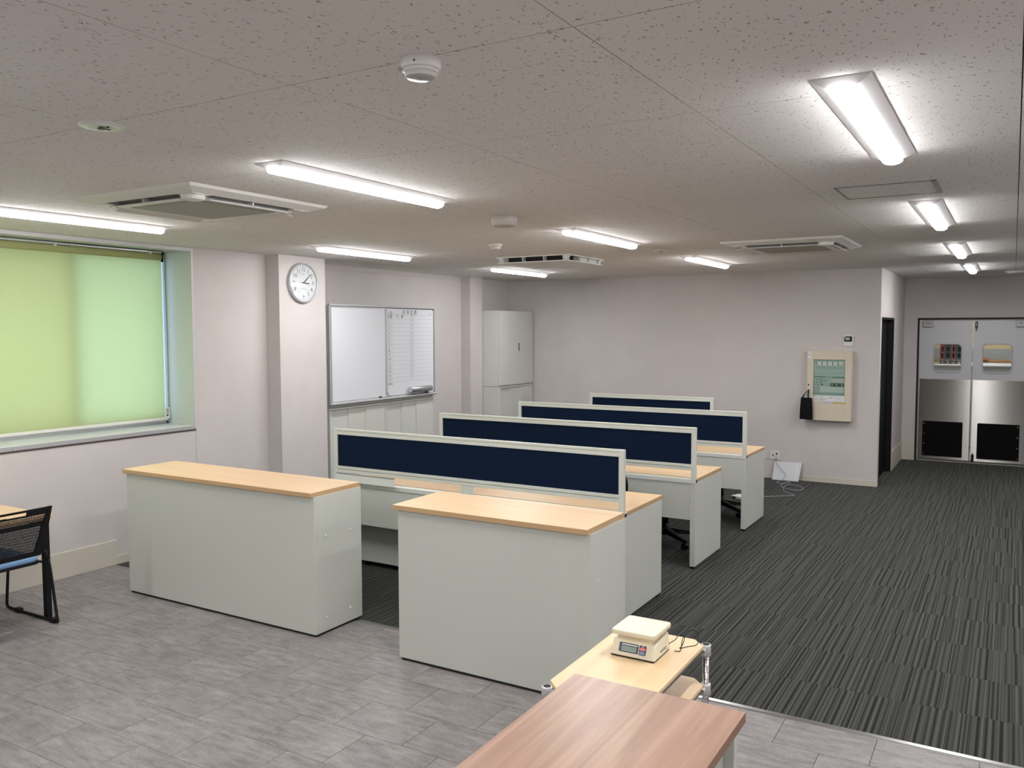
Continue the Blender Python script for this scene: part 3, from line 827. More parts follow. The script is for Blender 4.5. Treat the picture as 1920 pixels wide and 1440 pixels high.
MB().lathe([(0.082, 0), (0.082, -0.035), (0.070, -0.060)], (-2.757, 4.565, C), 32).build('drum', WHITEPL2, s2)
MB().lathe([(0.068, -0.0598), (0.066, -0.064), (0.02, -0.065)], (-2.757, 4.565, C), 32).build('lower_disc', mat('beige_grey_disc', (0.42, 0.40, 0.35), 0.5), s2)
s3 = thing('smoke_detector', (-3.70, 5.99, C), 'small round white detector beside the larger drum, toward the whiteboard', 'detector')
MB().lathe([(0.055, 0), (0.053, -0.020), (0.046, -0.024)], (-3.70, 5.99, C), 28).build('base_ring', WHITEPL, s3)
MB().lathe([(0.042, -0.0235), (0.038, -0.041), (0.030, -0.044)], (-3.70, 5.99, C), 28).build('sensor_cup', WHITEPL, s3)
def downlight(x, y, r, label):
    o = thing('emergency_downlight', (x, y, C), label, 'light', 'round recessed emergency lamps')
    MB().lathe([(r, 0), (r, -0.003), (r*0.93, -0.008), (r*0.82, -0.008)], (x, y, C), 32).build('rim', WHITEPL, o)
    MB().lathe([(r*0.83, -0.004), (r*0.82, -0.0095), (r*0.5, -0.0098), (r*0.2, -0.0098)], (x, y, C), 32).build('reflector_disc', GREENP, o)
    m = MB(); m.cyl((x+r*0.10, y-r*0.05, C-0.020), r*0.13, 0.011, 'z', 12, r2=r*0.16)
    m.build('bulb', mat('dark_grey_bulb', (0.10, 0.10, 0.10), 0.2), o)
    m = MB()
    m.cyl((x-r*0.22, y+r*0.02, C-0.013), r*0.07, 0.004, 'z', 8); m.cyl((x+r*0.42, y+r*0.04, C-0.013), r*0.07, 0.004, 'z', 8); m.box(x-r*0.02, x+r*0.02, y+r*0.2, y+r*0.45, C-0.0125, C-0.009)
    m.build('contacts', BLACK, o)
    return o
downlight(-2.73, 1.832, 0.074, 'round pale green recessed emergency lamp at upper left')
downlight(-2.735, 7.22, 0.060, 'tiny flush round emergency lamp between the middle row lamps')
downlight(-0.492, 10.30, 0.060, 'tiny flush round emergency lamp between the two farthest right-hand lamps')
vt = thing('ceiling_vent', (0.0, 12.1, C), 'thin white round vent on the ceiling at the far right edge', 'vent')
MB().lathe([(0.115, 0), (0.115, -0.012), (0.095, -0.022)], (0.0, 12.1, C), 28).build('rim', WHITEPL, vt)
MB().lathe([(0.093, -0.0215), (0.07, -0.030), (0.02, -0.031)], (0.0, 12.1, C), 28).build('cone', WHITEPL2, vt)
# access hatch
hc = thing('access_hatch', (-0.57, 4.74, C), 'thin aluminium-framed access hatch in the ceiling behind the nearest right lamp', 'hatch')
m = MB(); hx0, hx1, hy0, hy1 = -0.800, -0.338, 4.535, 4.955
m.box(hx0, hx1, hy0, hy0+0.009, C-0.004, C+0.002); m.box(hx0, hx1, hy1-0.012, hy1, C-0.004, C+0.002); m.box(hx0, hx0+0.010, hy0, hy1, C-0.004, C+0.002); m.box(hx1-0.022, hx1, hy0, hy1, C-0.006, C+0.002)
m.build('frame', mat('grey_hatch_frame', (0.20, 0.20, 0.20), 0.5), hc)
bx(hx0+0.010, hx1-0.022, hy0+0.006, hy1-0.006, C-0.002, C+0.001).build('board', CEIL, hc)

# ================================================================== ROLLER BLIND
BXP = -6.345
rb = thing('roller_blind', (BXP, 3.0, 2.45), 'lime green roller blind drawn down over the window at left', 'blind')
bx(BXP-0.0006, BXP+0.0006, 1.02, 4.776, 1.090, 2.472).build('cloth', BLIND, rb)
m = MB(); m.cyl((BXP-0.010, 1.02, 2.482), 0.032, 3.750, 'y', 18)
m.build('roller_tube', mat('olive_green_rolled_cloth', (0.36, 0.375, 0.16), 0.8), rb)
MB().prism(rrect(BXP-0.008, BXP+0.008, 1.070, 1.096, 0.006, 3), 'y', 1.02, 4.778).build('bottom_bar', mat('cream_bottom_bar', (0.66, 0.64, 0.60), 0.4), rb)
m = MB(); m.box(BXP-0.03, BXP+0.012, 3.97, 4.785, 2.512, 2.528); m.box(BXP-0.03, BXP+0.012, 1.0, 3.955, 2.512, 2.528)
m.build('head_rail', ALU, rb, bevel=0.002)
m = MB(); m.box(BXP-0.03, BXP+0.016, 4.780, 4.788, 2.44, 2.53)
m.build('end_bracket', BLACK, rb)
m = MB()
for yy, zz in ((3.96, 2.519), (3.83, 2.505), (4.66, 2.519), (4.66, 2.508)): m.box(BXP+0.008, BXP+0.018, yy-0.012, yy+0.012, zz-0.006, zz+0.006)
m.build('rail_clips', WHITEPL, rb)
m = MB(); m.tube([(BXP+0.012, 4.790, 2.44), (BXP+0.014, 4.790, 1.20), (BXP+0.014, 4.795, 1.185), (BXP+0.014, 4.800, 1.195), (BXP+0.012, 4.800, 2.44)], 0.0018, 6)
m.build('pull_cord', mat('pale_blue_cord', (0.55, 0.66, 0.8), 0.5), rb)
tg = bx(BXP+0.006, BXP+0.010, 4.776, 4.814, 1.085, 1.182).build('instruction_tag', PAPER, rb, label='white instruction tag hanging on the pull cord')
m = MB()
m.box(BXP+0.0100, BXP+0.0106, 4.780, 4.788, 1.156, 1.166); m.box(BXP+0.0100, BXP+0.0106, 4.791, 4.806, 1.159, 1.164)
for q in range(4): m.box(BXP+0.0100, BXP+0.0105, 4.781, 4.806, 1.130+q*0.006, 1.1325+q*0.006)
m.lathe([(0.009, 0.010), (0.009, 0.0106)], (BXP, 4.791, 1.112), 14, 'x')
m.build('tag_print', INK, tg)

# ================================================================== CLOCK on the pillar
PX = -5.895
CY, CZ, CR = 5.99, 2.303, 0.192
ck = thing('wall_clock', (PX, CY, CZ), 'round silver-rimmed wall clock with black numerals on the pillar', 'clock')
MB().lathe([(CR-0.004, 0.0), (CR, 0.012), (CR, 0.030), (CR-0.006, 0.040), (CR-0.016, 0.042), (CR-0.020, 0.034), (CR-0.020, 0.020)], (PX, CY, CZ), 56, 'x', caps=False).build('rim', SILVER, ck)
MB().lathe([(CR-0.019, 0.022), (CR-0.019, 0.026)], (PX, CY, CZ), 56, 'x').build('dial', FACE, ck)
txt = []
def add_text(mb, s, size, origin, ux, uy, bold=0.0):
    me = text_mesh(s, size, None, 'txt', None, None)
    ux = Vector(ux); uy = Vector(uy); og = Vector(origin)
    nrm = ux.cross(uy).normalized()*0.0006
    vs = []
    for v in me.vertices: vs.append(og+ux*v.co.x+uy*v.co.y)
    vs2 = [v+nrm for v in vs]
    mb.add(vs2, [tuple(p.vertices) for p in me.polygons])
    bpy.data.meshes.remove(me)
UX, UY = (0, 1, 0), (0, 0, 1)      # on surfaces that face +x the text runs along +y
num = MB(); fx = PX+0.0262
for k in range(1, 13):
    a = PI/2-k*PI/6
    add_text(num, str(k), 0.052, (fx, CY+0.125*math.cos(a), CZ+0.125*math.sin(a)), UX, UY)
num.build('numerals', INK, ck)
mk = MB()
for k in range(60):
    a = 2*PI*k/60; L_ = 0.007 if k % 5 else 0.012; w = 0.0011 if k % 5 else 0.0022
    ca, sa = math.cos(a), math.sin(a)
    q = []
    for rr, ww in ((0.163, -w), (0.163, w), (0.163-L_, w), (0.163-L_, -w)): q.append((fx+0.0004, CY+rr*ca-ww*sa, CZ+rr*sa+ww*ca))
    mk.add(q, [(0,1,2,3)])
mk.build('minute_marks', INK, ck)
lg = MB(); add_text(lg, 'CASIO', 0.018, (fx, CY-0.002, CZ+0.083), UX, UY); lg.box(fx, fx+0.0006, CY-0.024, CY+0.024, CZ-0.056, CZ-0.053)
lg.build('dial_print', INKG, ck)
def hand(name, ang, L_, back, w, x):
    ca, sa = math.cos(ang), math.sin(ang)
    q = []
    for rr, ww in ((-back, -w*1.2), (-back, w*1.2), (L_, w*0.7), (L_, -w*0.7)): q.append((CY+rr*ca-ww*sa, CZ+rr*sa+ww*ca))
    m = MB(); m.prism(q, 'x', x, x+0.0015)
    return m.build(name, INK, ck)
hand('hour_hand', math.radians(-4), 0.082, 0.02, 0.0055, PX+0.0275)
hand('minute_hand', math.radians(41), 0.125, 0.02, 0.0042, PX+0.0300)
hand('second_hand', math.radians(178), 0.062, 0.03, 0.0015, PX+0.0322)
MB().lathe([(0.007, 0.026), (0.007, 0.034)], (PX, CY, CZ), 14, 'x').build('centre_cap', BLACK, ck)
MB().lathe([(CR-0.0195, 0.0355), (CR-0.0195, 0.0362)], (PX, CY, CZ), 56, 'x').build('cover_glass', GLASS, ck)

# ================================================================== CABINETS along the left wall
def sliding_cabinet(y0, y1, z0, z1, xb, xf, splits, label, doors_step=0.010, pulls=True):
    o = thing('sliding_door_cabinet', (xf, (y0+y1)/2, z0), label, 'cabinet', 'low sliding door cabinets')
    m = MB(); t_ = 0.018
    m.box(xb, xf, y0, y0+t_, z0, z1); m.box(xb, xf, y1-t_, y1, z0, z1); m.box(xb, xf, y0+t_, y1-t_, z1-t_, z1); m.box(xb, xf, y0+t_, y1-t_, z0, z0+0.05); m.box(xb, xb+0.01, y0+t_, y1-t_, z0+0.05, z1-t_)
    m.build('body', CABINET, o, bevel=0.0015)
    n = len(splits)-1
    for i in range(n):
        off = 0.006+doors_step*(n-1-i)
        d = bx(xf-off-0.012, xf-off, splits[i]+0.001, splits[i+1]-0.0005+(0.012 if i < n-1 else 0), z0+0.055, z1-t_-0.004)
        dr = d.build('door', CABINET, o, bevel=0.0015)
        bx(xf-off-0.0155, xf-off-0.004, splits[i+1]-0.008, splits[i+1]-0.0002, z0+0.06, z1-t_-0.01).build('door_edge', mat('mid_grey_edge', (0.22, 0.22, 0.21), 0.5), dr)
        if pulls and i < 2:
            bx(xf-off-0.0005, xf-off+0.0008, splits[i]+0.02, splits[i+1]-0.03, z1-0.10, z1-0.03).build('finger_pull', WHITEGREY, dr)
    return o
XF = -5.925
o = sliding_cabinet(6.385, 7.280, 0.0, 1.055, XL2+0.01, XF, [6.403, 6.680, 6.945, 7.262], 'low white three-door sliding cabinet under the blank left half of the whiteboard', pulls=False)
sliding_cabinet(7.285, 8.185, 0.0, 1.055, XL2+0.01, XF, [7.303, 7.575, 7.835, 8.167], 'low white three-door sliding cabinet under the printed right half of the whiteboard', pulls=False)
def hinged_cabinet(y0, y1, z0, z1, xb, xf, label, ysplit, handle=True):
    o = thing('hinged_door_cabinet', (xf, (y0+y1)/2, z0), label, 'cabinet', 'upper steel cabinets stacked on low ones')
    m = MB(); m.box(xb, xf-0.022, y0, y1, z0, z1)
    m.build('body', CABINET, o, bevel=0.002)
    d1_ = bx(xf-0.020, xf, y0+0.001, ysplit-0.001, z0+0.012, z1-0.002).build('door', CABINET, o, bevel=0.003)
    d2_ = bx(xf-0.020, xf, ysplit+0.001, y1-0.001, z0+0.012, z1-0.002).build('door', CABINET, o, bevel=0.003)
    if handle:
        MB().prism(rrect(ysplit+0.028, ysplit+0.062, z0+0.475, z0+0.585, 0.008, 3), 'x', xf-0.002, xf+0.002).build('recessed_handle', mat('dark_grey_handle', (0.13, 0.13, 0.14), 0.4), d2_)
        MB().cyl((xf-0.001, ysplit+0.080, z0+0.455), 0.006, 0.006, 'x', 10).build('key_lock', ALU, d2_)
    return o
hinged_cabinet(6.385, 7.280, 1.058, 2.10, XL2+0.01, XF, 'upper white steel cabinet hidden behind the blank left half of the whiteboard', 6.83, False)
hinged_cabinet(7.285, 8.185, 1.058, 2.10, XL2+0.01, XF, 'upper white steel cabinet hidden behind the printed right half of the whiteboard', 7.735, False)
# far tall pair
sliding_cabinet(9.705, 10.595, 0.0, 1.082, XL2+0.01, -5.935, [9.722, 9.99, 10.255, 10.578], 'low white sliding cabinet under the tall upper cabinet in the far left corner')
hinged_cabinet(9.700, 10.598, 1.085, 2.110, XL2+0.01, -5.930, 'upper white two-door steel cabinet with dark handle in the far left corner', 10.16)

# ================================================================== WHITEBOARD
WBX = -5.900
wb = thing('whiteboard', (WBX, 7.27, 1.6), 'wide aluminium-framed whiteboard with monthly schedule hung on the cabinets', 'whiteboard')
Y0, Y1, Z0, Z1 = 6.372, 8.170, 1.090, 2.118
m = MB(); m.box(XF+0.001, WBX+0.006, Y0, Y1, Z1-0.022, Z1)
m.build('top_rail', SILVER, wb, bevel=0.003)
m = MB(); m.prism([(XF+0.001, Z0), (WBX+0.022, Z0), (WBX+0.028, Z0+0.012), (WBX+0.012, Z0+0.026), (XF+0.001, Z0+0.030)], 'y', Y0-0.004, Y1+0.006)
m.build('pen_tray', SILVER, wb, bevel=0.001)
m = MB(); m.box(XF+0.001, WBX+0.002, Y0, Y0+0.014, Z0+0.02, Z1-0.015); m.box(XF+0.001, WBX+0.002, Y1-0.012, Y1, Z0+0.02, Z1-0.015)
m.build('side_frame', SILVER, wb, bevel=0.002)
m = MB(); m.box(XF+0.001, WBX-0.02, Y0+0.01, Y1-0.01, Z0+0.02, Z1-0.02)
m.build('back_board', mat('grey_back_board', (0.25, 0.25, 0.26), 0.6), wb)
lb = MB().prism(rrect(6.402, 7.252, Z0+0.035, Z1-0.032, 0.012, 3), 'x', WBX-0.020, WBX-0.006).build('left_panel', BOARD, wb, label='blank white writing panel')
m = MB(); m.box(WBX-0.02, WBX+0.003, 6.390, 6.402, Z0+0.03, Z1-0.026); m.box(WBX-0.02, WBX+0.003, 7.252, 7.266, Z0+0.03, Z1-0.026); m.box(WBX-0.02, WBX+0.001, 6.402, 7.252, Z0+0.028, Z0+0.036); m.box(WBX-0.02, WBX+0.001, 6.402, 7.252, Z1-0.034, Z1-0.026)
m.build('panel_frame', SILVER, lb)
rp = MB().prism(rrect(7.285, 8.150, Z0+0.035, Z1-0.032, 0.022, 4), 'x', WBX-0.0238, WBX-0.012).build('right_panel', BOARD, wb, label='white panel printed with a monthly schedule')
m = MB(); m.box(WBX-0.0238, WBX-0.004, 7.272, 7.285, Z0+0.03, Z1-0.026); m.box(WBX-0.0238, WBX-0.006, 8.150, 8.158, Z0+0.03, Z1-0.026)
m.build('panel_frame', SILVER, rp)
# printed schedule
tx = WBX-0.0116
pr = MB(); prg = MB(); prr = MB()
heads = '月予定表'
for ch, yy in zip(heads, (7.594, 7.665, 7.735, 7.806)):
    add_text(pr, ch, 0.060, (tx, yy, 2.043), UX, UY)
add_text(pr, '(', 0.038, (tx, 7.312, 2.036), UX, UY); add_text(pr, '月)', 0.040, (tx, 7.362, 2.036), UX, UY)
add_text(prg, '(', 0.036, (tx, 8.05, 2.030), UX, UY); add_text(prr, '月', 0.036, (tx, 8.098, 2.030), UX, UY)
add_text(pr, '日', 0.038, (tx, 7.322, 1.997), UX, UY); add_text(pr, '曜', 0.040, (tx, 7.362, 1.997), UX, UY)
add_text(pr, '行', 0.038, (tx, 7.478, 1.997), UX, UY); add_text(pr, '事', 0.042, (tx, 7.562, 1.997), UX, UY)
rowz = [2.019-0.0465*i for i in range(17)]
for i, zz in enumerate(rowz):
    prg.box(tx, tx+0.0005, 7.300 if i > 1 else 7.31, 8.125, zz-0.0010, zz+0.0010)
for i in range(15):
    add_text(pr, str(i+1), 0.042, (tx, 7.330, rowz[i+1]-0.0235), UX, UY)
for i in range(16):
    add_text(prg, str(i+16), 0.042, (tx, 7.735, rowz[i]-0.0235), UX, UY)
for yy in (7.373, 7.700, 7.775):
    prg.box(tx, tx+0.0005, yy-0.0008, yy+0.0008, rowz[16], rowz[0])
add_text(pr, 'MEMO', 0.030, (tx, 7.345, 1.252), UX, UY)
pr.build('black_lettering', INK, rp); prg.build('grey_ruling', INKG, rp); prr.build('red_lettering', INKR, rp)
# tube shaped eraser / pen holder
er = thing('pen_holder_tube', (WBX+0.02, 7.85, 1.17), 'grey tube-shaped pen holder stuck on the lower right of the whiteboard', 'holder')
m = MB(); m.cyl((WBX+0.022, 7.655, 1.172), 0.033, 0.40, 'y', 20)
m.build('tube', mat('silver_grey_tube', (0.36, 0.37, 0.38), 0.3, metal=0.6), er, bevel=0.003)
MB().cyl((WBX+0.022, 7.650, 1.172), 0.026, 0.006, 'y', 20).build('end_cap', mat('light_grey_cap', (0.5, 0.51, 0.53), 0.4), er)
mk_ = thing('board_marker', (WBX+0.012, 7.25, Z0+0.03), 'dark marker pen lying on the tray at the middle of the whiteboard', 'pen', 'markers on the pen tray')
m = MB(); m.cyl((WBX+0.010, 7.16, Z0+0.036), 0.007, 0.10, 'y', 10); m.build('barrel', WHITEPL, mk_)
m = MB(); m.cyl((WBX+0.010, 7.125, Z0+0.036), 0.0075, 0.036, 'y', 10); m.build('cap', BLACK, mk_)
mk2 = copy_tree(mk_, None, (WBX+0.012, 8.09, Z0+0.03)); mk2['label'] = 'dark marker pen lying at the right end of the whiteboard tray'
mg = thing('board_latch', (WBX+0.0, 7.275, Z0+0.03), 'small grey latch at the foot of the whiteboard centre post', 'latch')
m = MB(); m.box(WBX-0.004, WBX+0.014, 7.268, 7.322, Z0+0.034, Z0+0.050); m.box(WBX-0.002, WBX+0.012, 7.272, 7.284, Z0+0.05, Z0+0.075)
m.build('latch_body', SILVER, mg, bevel=0.002)

# ================================================================== COUNTERS
def counter(tx0, tx1, bx0, bx1, yf, yb, name, label, caps):
    zt = 0.880
    o = thing(name, ((bx0+bx1)/2, (yf+yb)/2, 0), label, 'counter', 'wood topped reception counters')
    tp = bx(tx0, tx1, yf-0.018, yb, zt-0.027, zt).build('countertop', WOODE, o, bevel=0.0015, label='maple coloured worktop')
    bx(tx0+0.001, tx1-0.001, yf-0.017, yb-0.001, zt-0.001, zt+0.0006).build('top_laminate', WOOD, tp)
    bx(bx0, bx1, yf, yf+0.022, 0.016, zt-0.027).build('front_panel', WHITEGREY, o, bevel=0.0015)
    for a in (bx0, bx1-0.022): bx(a, a+0.022, yf+0.0222, yb-0.004, 0.016, zt-0.027).build('side_panel', WHITEGREY, o, bevel=0.0015)
    bx(bx0+0.022, bx1-0.022, yf+0.0225, yb-0.03, 0.42, 0.44).build('shelf', WHITEGREY, o)
    bx(bx0+0.022, bx1-0.022, yf+0.0225, yb-0.03, 0.05, 0.07).build('bottom_shelf', WHITEGREY, o)
    m = MB(); m.box(bx0+0.010, bx1-0.010, yf+0.010, yf+0.04, 0.0, 0.018); m.box(bx0+0.010, bx0+0.035, yf+0.03, yb-0.02, 0.0, 0.018); m.box(bx1-0.035, bx1-0.010, yf+0.03, yb-0.02, 0.0, 0.018)
    m.build('plinth', DARK, o)
    for yy, zz in caps:
        m = MB(); m.lathe([(0.0085, 0), (0.008, 0.002), (0.004, 0.004)], (bx1, yy, zz), 12, 'x'); m.build('bolt_cap', WHITEPL, o)
    return o
counter(-5.348, -3.563, -5.328, -3.553, 3.680, 4.105, 'reception_counter', 'longer pale grey counter with maple top at left, nearer the window wall', [(3.775, 0.602), (3.990, 0.600), (3.773, 0.101), (3.987, 0.100)])
counter(-2.938, -1.744, -2.915, -1.733, 3.672, 4.105, 'reception_counter', 'shorter pale grey counter with maple top at centre, beside the scale cart', [(3.755, 0.607), (3.970, 0.610)])

# ================================================================== DESK ROWS
X0, XM, X1 = -4.462, -3.262, -2.062
def make_desk(x0, x1, Y, label, outer=None):
    o = thing('office_desk', ((x0+x1)/2, Y+0.34, 0), label, 'desk', 'pale grey desks with maple tops in rows')
    zt = 0.700
    tp = bx(x0+0.001, x1-0.001, Y+0.066, Y+0.690, zt-0.026, zt).build('desktop', WOODE, o, bevel=0.0015, label='maple coloured worktop')
    bx(x0+0.002, x1-0.002, Y+0.067, Y+0.689, zt-0.001, zt+0.0006).build('top_laminate', WOOD, tp)
    for a in (x0+0.0015, x1-0.0415): bx(a, a+0.040, Y+0.006, Y+0.676, 0.018, zt-0.027).build('side_panel', WHITEGREY, o, bevel=0.002)
    m = MB()
    for a in (x0+0.006, x1-0.034):
        m.box(a, a+0.028, Y+0.012, Y+0.05, 0.0, 0.019); m.box(a, a+0.028, Y+0.61, Y+0.65, 0.0, 0.019)
    m.build('levelling_feet', BLACK, o)
    bx(x0+0.042, x1-0.042, Y+0.010, Y+0.028, 0.380, zt-0.036).build('modesty_panel', WHITEGREY, o, bevel=0.0015)
    rl = bx(x0+0.001, x1-0.0007, Y+0.003, Y+0.060, zt-0.034, zt-0.002).build('wiring_rail', WHITEGREY2, o, bevel=0.0015, label='pale aluminium cable rail')
    if x1 > XM+0.1: bx(x1-0.0008, x1-0.0002, Y+0.018, Y+0.052, zt-0.030, zt-0.008).build('rail_end_cap', BLACK, rl)
    bx(x0+0.04, x1-0.04, Y+0.20, Y+0.64, zt-0.075, zt-0.027).build('drawer_tray', WHITEGREY, o)
    return o
def make_partition(x0, x1, Y, label, stub=True):
    zt, zb = 1.099, 0.700
    o = thing('desk_partition', ((x0+x1)/2, Y+0.015, zb), label, 'partition', 'navy desk partitions with off-white frames')
    for a in (x0, x1-0.036): bx(a, a+0.036, Y+0.001, Y+0.031, zb-0.001, zt).build('post', FRAME, o, bevel=0.002)
    m = MB(); m.box(x0+0.036, x1-0.036, Y+0.004, Y+0.028, zt-0.016, zt); m.box(x0+0.036, x1-0.036, Y+0.010, Y+0.022, zt-0.024, zt-0.016); m.box(x0+0.036, x1-0.036, Y+0.002, Y+0.030, zt-0.045, zt-0.022)
    m.build('top_rail', FRAME, o, bevel=0.0015)
    m = MB(); m.box(x0+0.036, x1-0.036, Y+0.002, Y+0.030, 0.792, 0.814); m.box(x0+0.036, x1-0.036, Y+0.010, Y+0.022, 0.784, 0.792); m.box(x0+0.036, x1-0.036, Y+0.004, Y+0.028, 0.766, 0.786)
    m.build('bottom_rail', FRAME, o, bevel=0.0015)
    bx(x0+0.036, x1-0.036, Y+0.010, Y+0.024, 0.813, zt-0.044).build('fabric_panel', NAVY, o, label='navy blue fabric panel')
    if stub:
        xc = (x0+x1)/2+0.02
        bx(xc-0.05, xc+0.05, Y+0.008, Y+0.026, zb-0.001, 0.768).build('centre_bracket', FRAME, o, bevel=0.002)
    return o
rowsY = [4.845, 6.232, 7.660, 9.080]
words_ = ['nearest row, behind the counters', 'second row', 'third row']
sides = ['left-hand desk of the ', 'right-hand desk of the ']
for i in range(3):
    make_desk(X0, XM, rowsY[i], ('Pale grey maple-topped desk, ' if False else 'maple-topped ')+sides[0]+words_[i])
    make_desk(XM, X1, rowsY[i], 'maple-topped '+sides[1]+words_[i])
    make_partition(X0, X1, rowsY[i], ['long navy partition with off-white frame on the nearest desk row', 'long navy partition on the second desk row from the front', 'long navy partition on the third desk row from the front'][i])
make_desk(-4.312, -2.812, rowsY[3], 'maple-topped desk of the farthest row, hidden behind the third partition')
make_partition(-4.312, -2.812, rowsY[3], 'short navy partition of the farthest desk row by the far wall', stub=False)
# raised cable lid on the first row
lid = thing('cable_lid', (-4.15, 4.84, 0.7), 'raised pale grey cable flap standing along the left desk of the nearest row', 'flap')
m = MB(); m.hexa([(-4.425, 4.815, 0.702), (-3.858, 4.815, 0.702), (-3.858, 4.820, 0.702), (-4.425, 4.820, 0.702)], [(-4.425, 4.827, 0.757), (-3.872, 4.827, 0.757), (-3.872, 4.832, 0.757), (-4.425, 4.832, 0.757)])
m.build('flap_plate', WHITEGREY2, lid)
m = MB(); m.box(-4.425, -3.872, 4.826, 4.842, 0.757, 0.763)
m.build('flap_lip', mat('mid_grey_lip', (0.26, 0.265, 0.27), 0.4), lid)
# drawer pedestal
pd = thing('drawer_pedestal', (-4.15, 5.25, 0), 'pale grey drawer pedestal under the left desk of the nearest row', 'drawers')
bx(-4.375, -3.985, 5.03, 5.49, 0.045, 0.615).build('body', WHITEGREY, pd, bevel=0.003)
for a, b_ in ((0.05, 0.30), (0.305, 0.45), (0.455, 0.61)):
    d = bx(-4.372, -3.988, 5.49, 5.508, a, b_-0.004).build('drawer', WHITEGREY, pd, bevel=0.002)
    bx(-4.25, -4.11, 5.508, 5.514, b_-0.04, b_-0.02).build('pull', ALU, d)
m = MB()
for xx in (-4.33, -4.03):
    for yy in (5.08, 5.44): m.cyl((xx-0.012, yy, 0.022), 0.022, 0.024, 'x', 12)
m.build('castors', BLACK, pd)

# ---- office chairs
def office_chair(x, y, rot, label):
    o = thing('office_chair', (x, y, 0), label, 'chair', 'black swivel chairs at the desk rows')
    R = Matrix.Rotation(rot, 4, 'Z')
    def tr(mb):
        mb.v = [tuple(Vector((x, y, 0))+R @ Vector(p)) for p in mb.v]; return mb
    m = MB(); m.cyl((0, 0, 0.08), 0.038, 0.09, 'z', 14, r2=0.03); m.cyl((0, 0, 0.16), 0.030, 0.14, 'z', 14); m.cyl((0, 0, 0.29), 0.018, 0.10, 'z', 12)
    tr(m).build('gas_column', BLACK, o)
    for k in range(5):
        a = 2*PI*k/5+0.3
        ca, sa = math.cos(a), math.sin(a)
        def q(r, w, z): return (r*ca-w*sa, r*sa+w*ca, z)
        m = MB(); m.hexa([q(0.02, -0.028, 0.085), q(0.30, -0.016, 0.055), q(0.30, 0.016, 0.055), q(0.02, 0.028, 0.085)], [q(0.02, -0.024, 0.135), q(0.30, -0.012, 0.082), q(0.30, 0.012, 0.082), q(0.02, 0.024, 0.135)])
        lg = tr(m).build('base_leg', BLACK, o, bevel=0.004)
        m = MB(); m.tube([q(0.285, -0.022, 0.026), q(0.285, 0.022, 0.026)], 0.026, 12); m.tube([q(0.29, 0, 0.03), q(0.29, 0, 0.06)], 0.008, 6)
        tr(m).build('castor', BLACK, lg)
    m = MB(); m.box(-0.09, 0.09, -0.12, 0.12, 0.385, 0.42); tr(m).build('tilt_box', BLACK, o, bevel=0.008)
    m = MB(); m.prism(rrect(-0.23, 0.23, -0.22, 0.22, 0.08, 5), 'z', 0.42, 0.475); tr(m).build('seat', BLACKF, o, bevel=0.018)
    m = MB()
    prof = rrect(-0.215, 0.215, 0.50, 0.80, 0.13, 6)
    m.prism(prof, 'y', 0.225, 0.265); tr(m).build('backrest', BLACKF, o, bevel=0.014)
    m = MB(); m.tube([(0, 0.08, 0.40), (0, 0.26, 0.40), (0, 0.29, 0.45), (0, 0.272, 0.62)], 0.016, 8); tr(m).build('back_arm', BLACK, o)
    return o
office_chair(-2.695, 5.66, 0.0, 'black swivel chair whose rounded backrest peeks over the nearest desk row')
office_chair(-2.560, 6.93, 0.35, 'black swivel chair whose star base shows under the second desk row')
office_chair(-2.500, 8.36, 0.35, 'black swivel chair whose star base shows under the third desk row')

# ================================================================== SIDE TABLE AND CHAIR (left edge)
tb = thing('side_table', (-5.65, 2.4, 0), 'maple-topped table against the window wall at the left picture edge', 'table')
MB().prism(rrect(-6.02, -5.272, 1.60, 3.118, 0.020, 4), 'z', 0.645, 0.672).build('tabletop', WOOD, tb, bevel=0.006)
for xx in (-5.98, -5.335):
    for yy in (1.66, 3.062):
        m = MB(); m.box(xx, xx+0.045, yy, yy+0.035, 0.0, 0.645); m.build('leg', BLACK, tb, bevel=0.006)
m = MB(); m.box(-5.94, -5.335, 1.668, 1.688, 0.60, 0.645); m.box(-5.94, -5.335, 3.07, 3.09, 0.60, 0.645)
m.build('apron_bar', BLACK, tb)

ch = thing('sled_chair', (-5.45, 2.80, 0), 'light blue seated mesh-back sled chair pushed up to the side table', 'chair')
m = MB(); m.prism(rrect(-5.70, -5.235, 2.575, 3.005, 0.06, 5), 'z', 0.400, 0.432)
m.build('seat_pad', BLUESEAT, ch, bevel=0.014)
m = MB(); m.prism(rrect(-5.70, -5.23, 2.57, 3.010, 0.06, 5), 'z', 0.386, 0.401); m.build('seat_pan', BLACK, ch)
for sgn, yy in ((1, 3.045), (-1, 2.535)):
    pts = catmull([(-5.235, yy-sgn*0.012, 0.43), (-5.215, yy, 0.36), (-5.16, yy, 0.06), (-5.150, yy, 0.020), (-5.18, yy, 0.011), (-5.40, yy, 0.010), (-5.68, yy, 0.011), (-5.722, yy, 0.026), (-5.722, yy, 0.07), (-5.690, yy, 0.34), (-5.66, yy-sgn*0.03, 0.388), (-5.55, yy-sgn*0.06, 0.388)], 5)
    m = MB(); m.tube(pts, 0.0095, 8)
    m.build('sled_leg', BLACK, ch)
    m = MB(); m.box(-5.212, -5.162, yy-0.017, yy+0.017, 0.0, 0.030); m.box(-5.61, -5.56, yy-0.017, yy+0.017, 0.0, 0.030)
    m.build('glide', BLACK, ch, bevel=0.004)
def backpt(u, v):
    # u across (y), v up; the back curves and leans away from the seat
    yy = 2.768+u
    zz = 0.455+v*0.315
    xx = -5.215+0.115*v + 0.16*(u*u)*(-1)*0.9 + 0.02
    return Vector((xx, yy, zz))
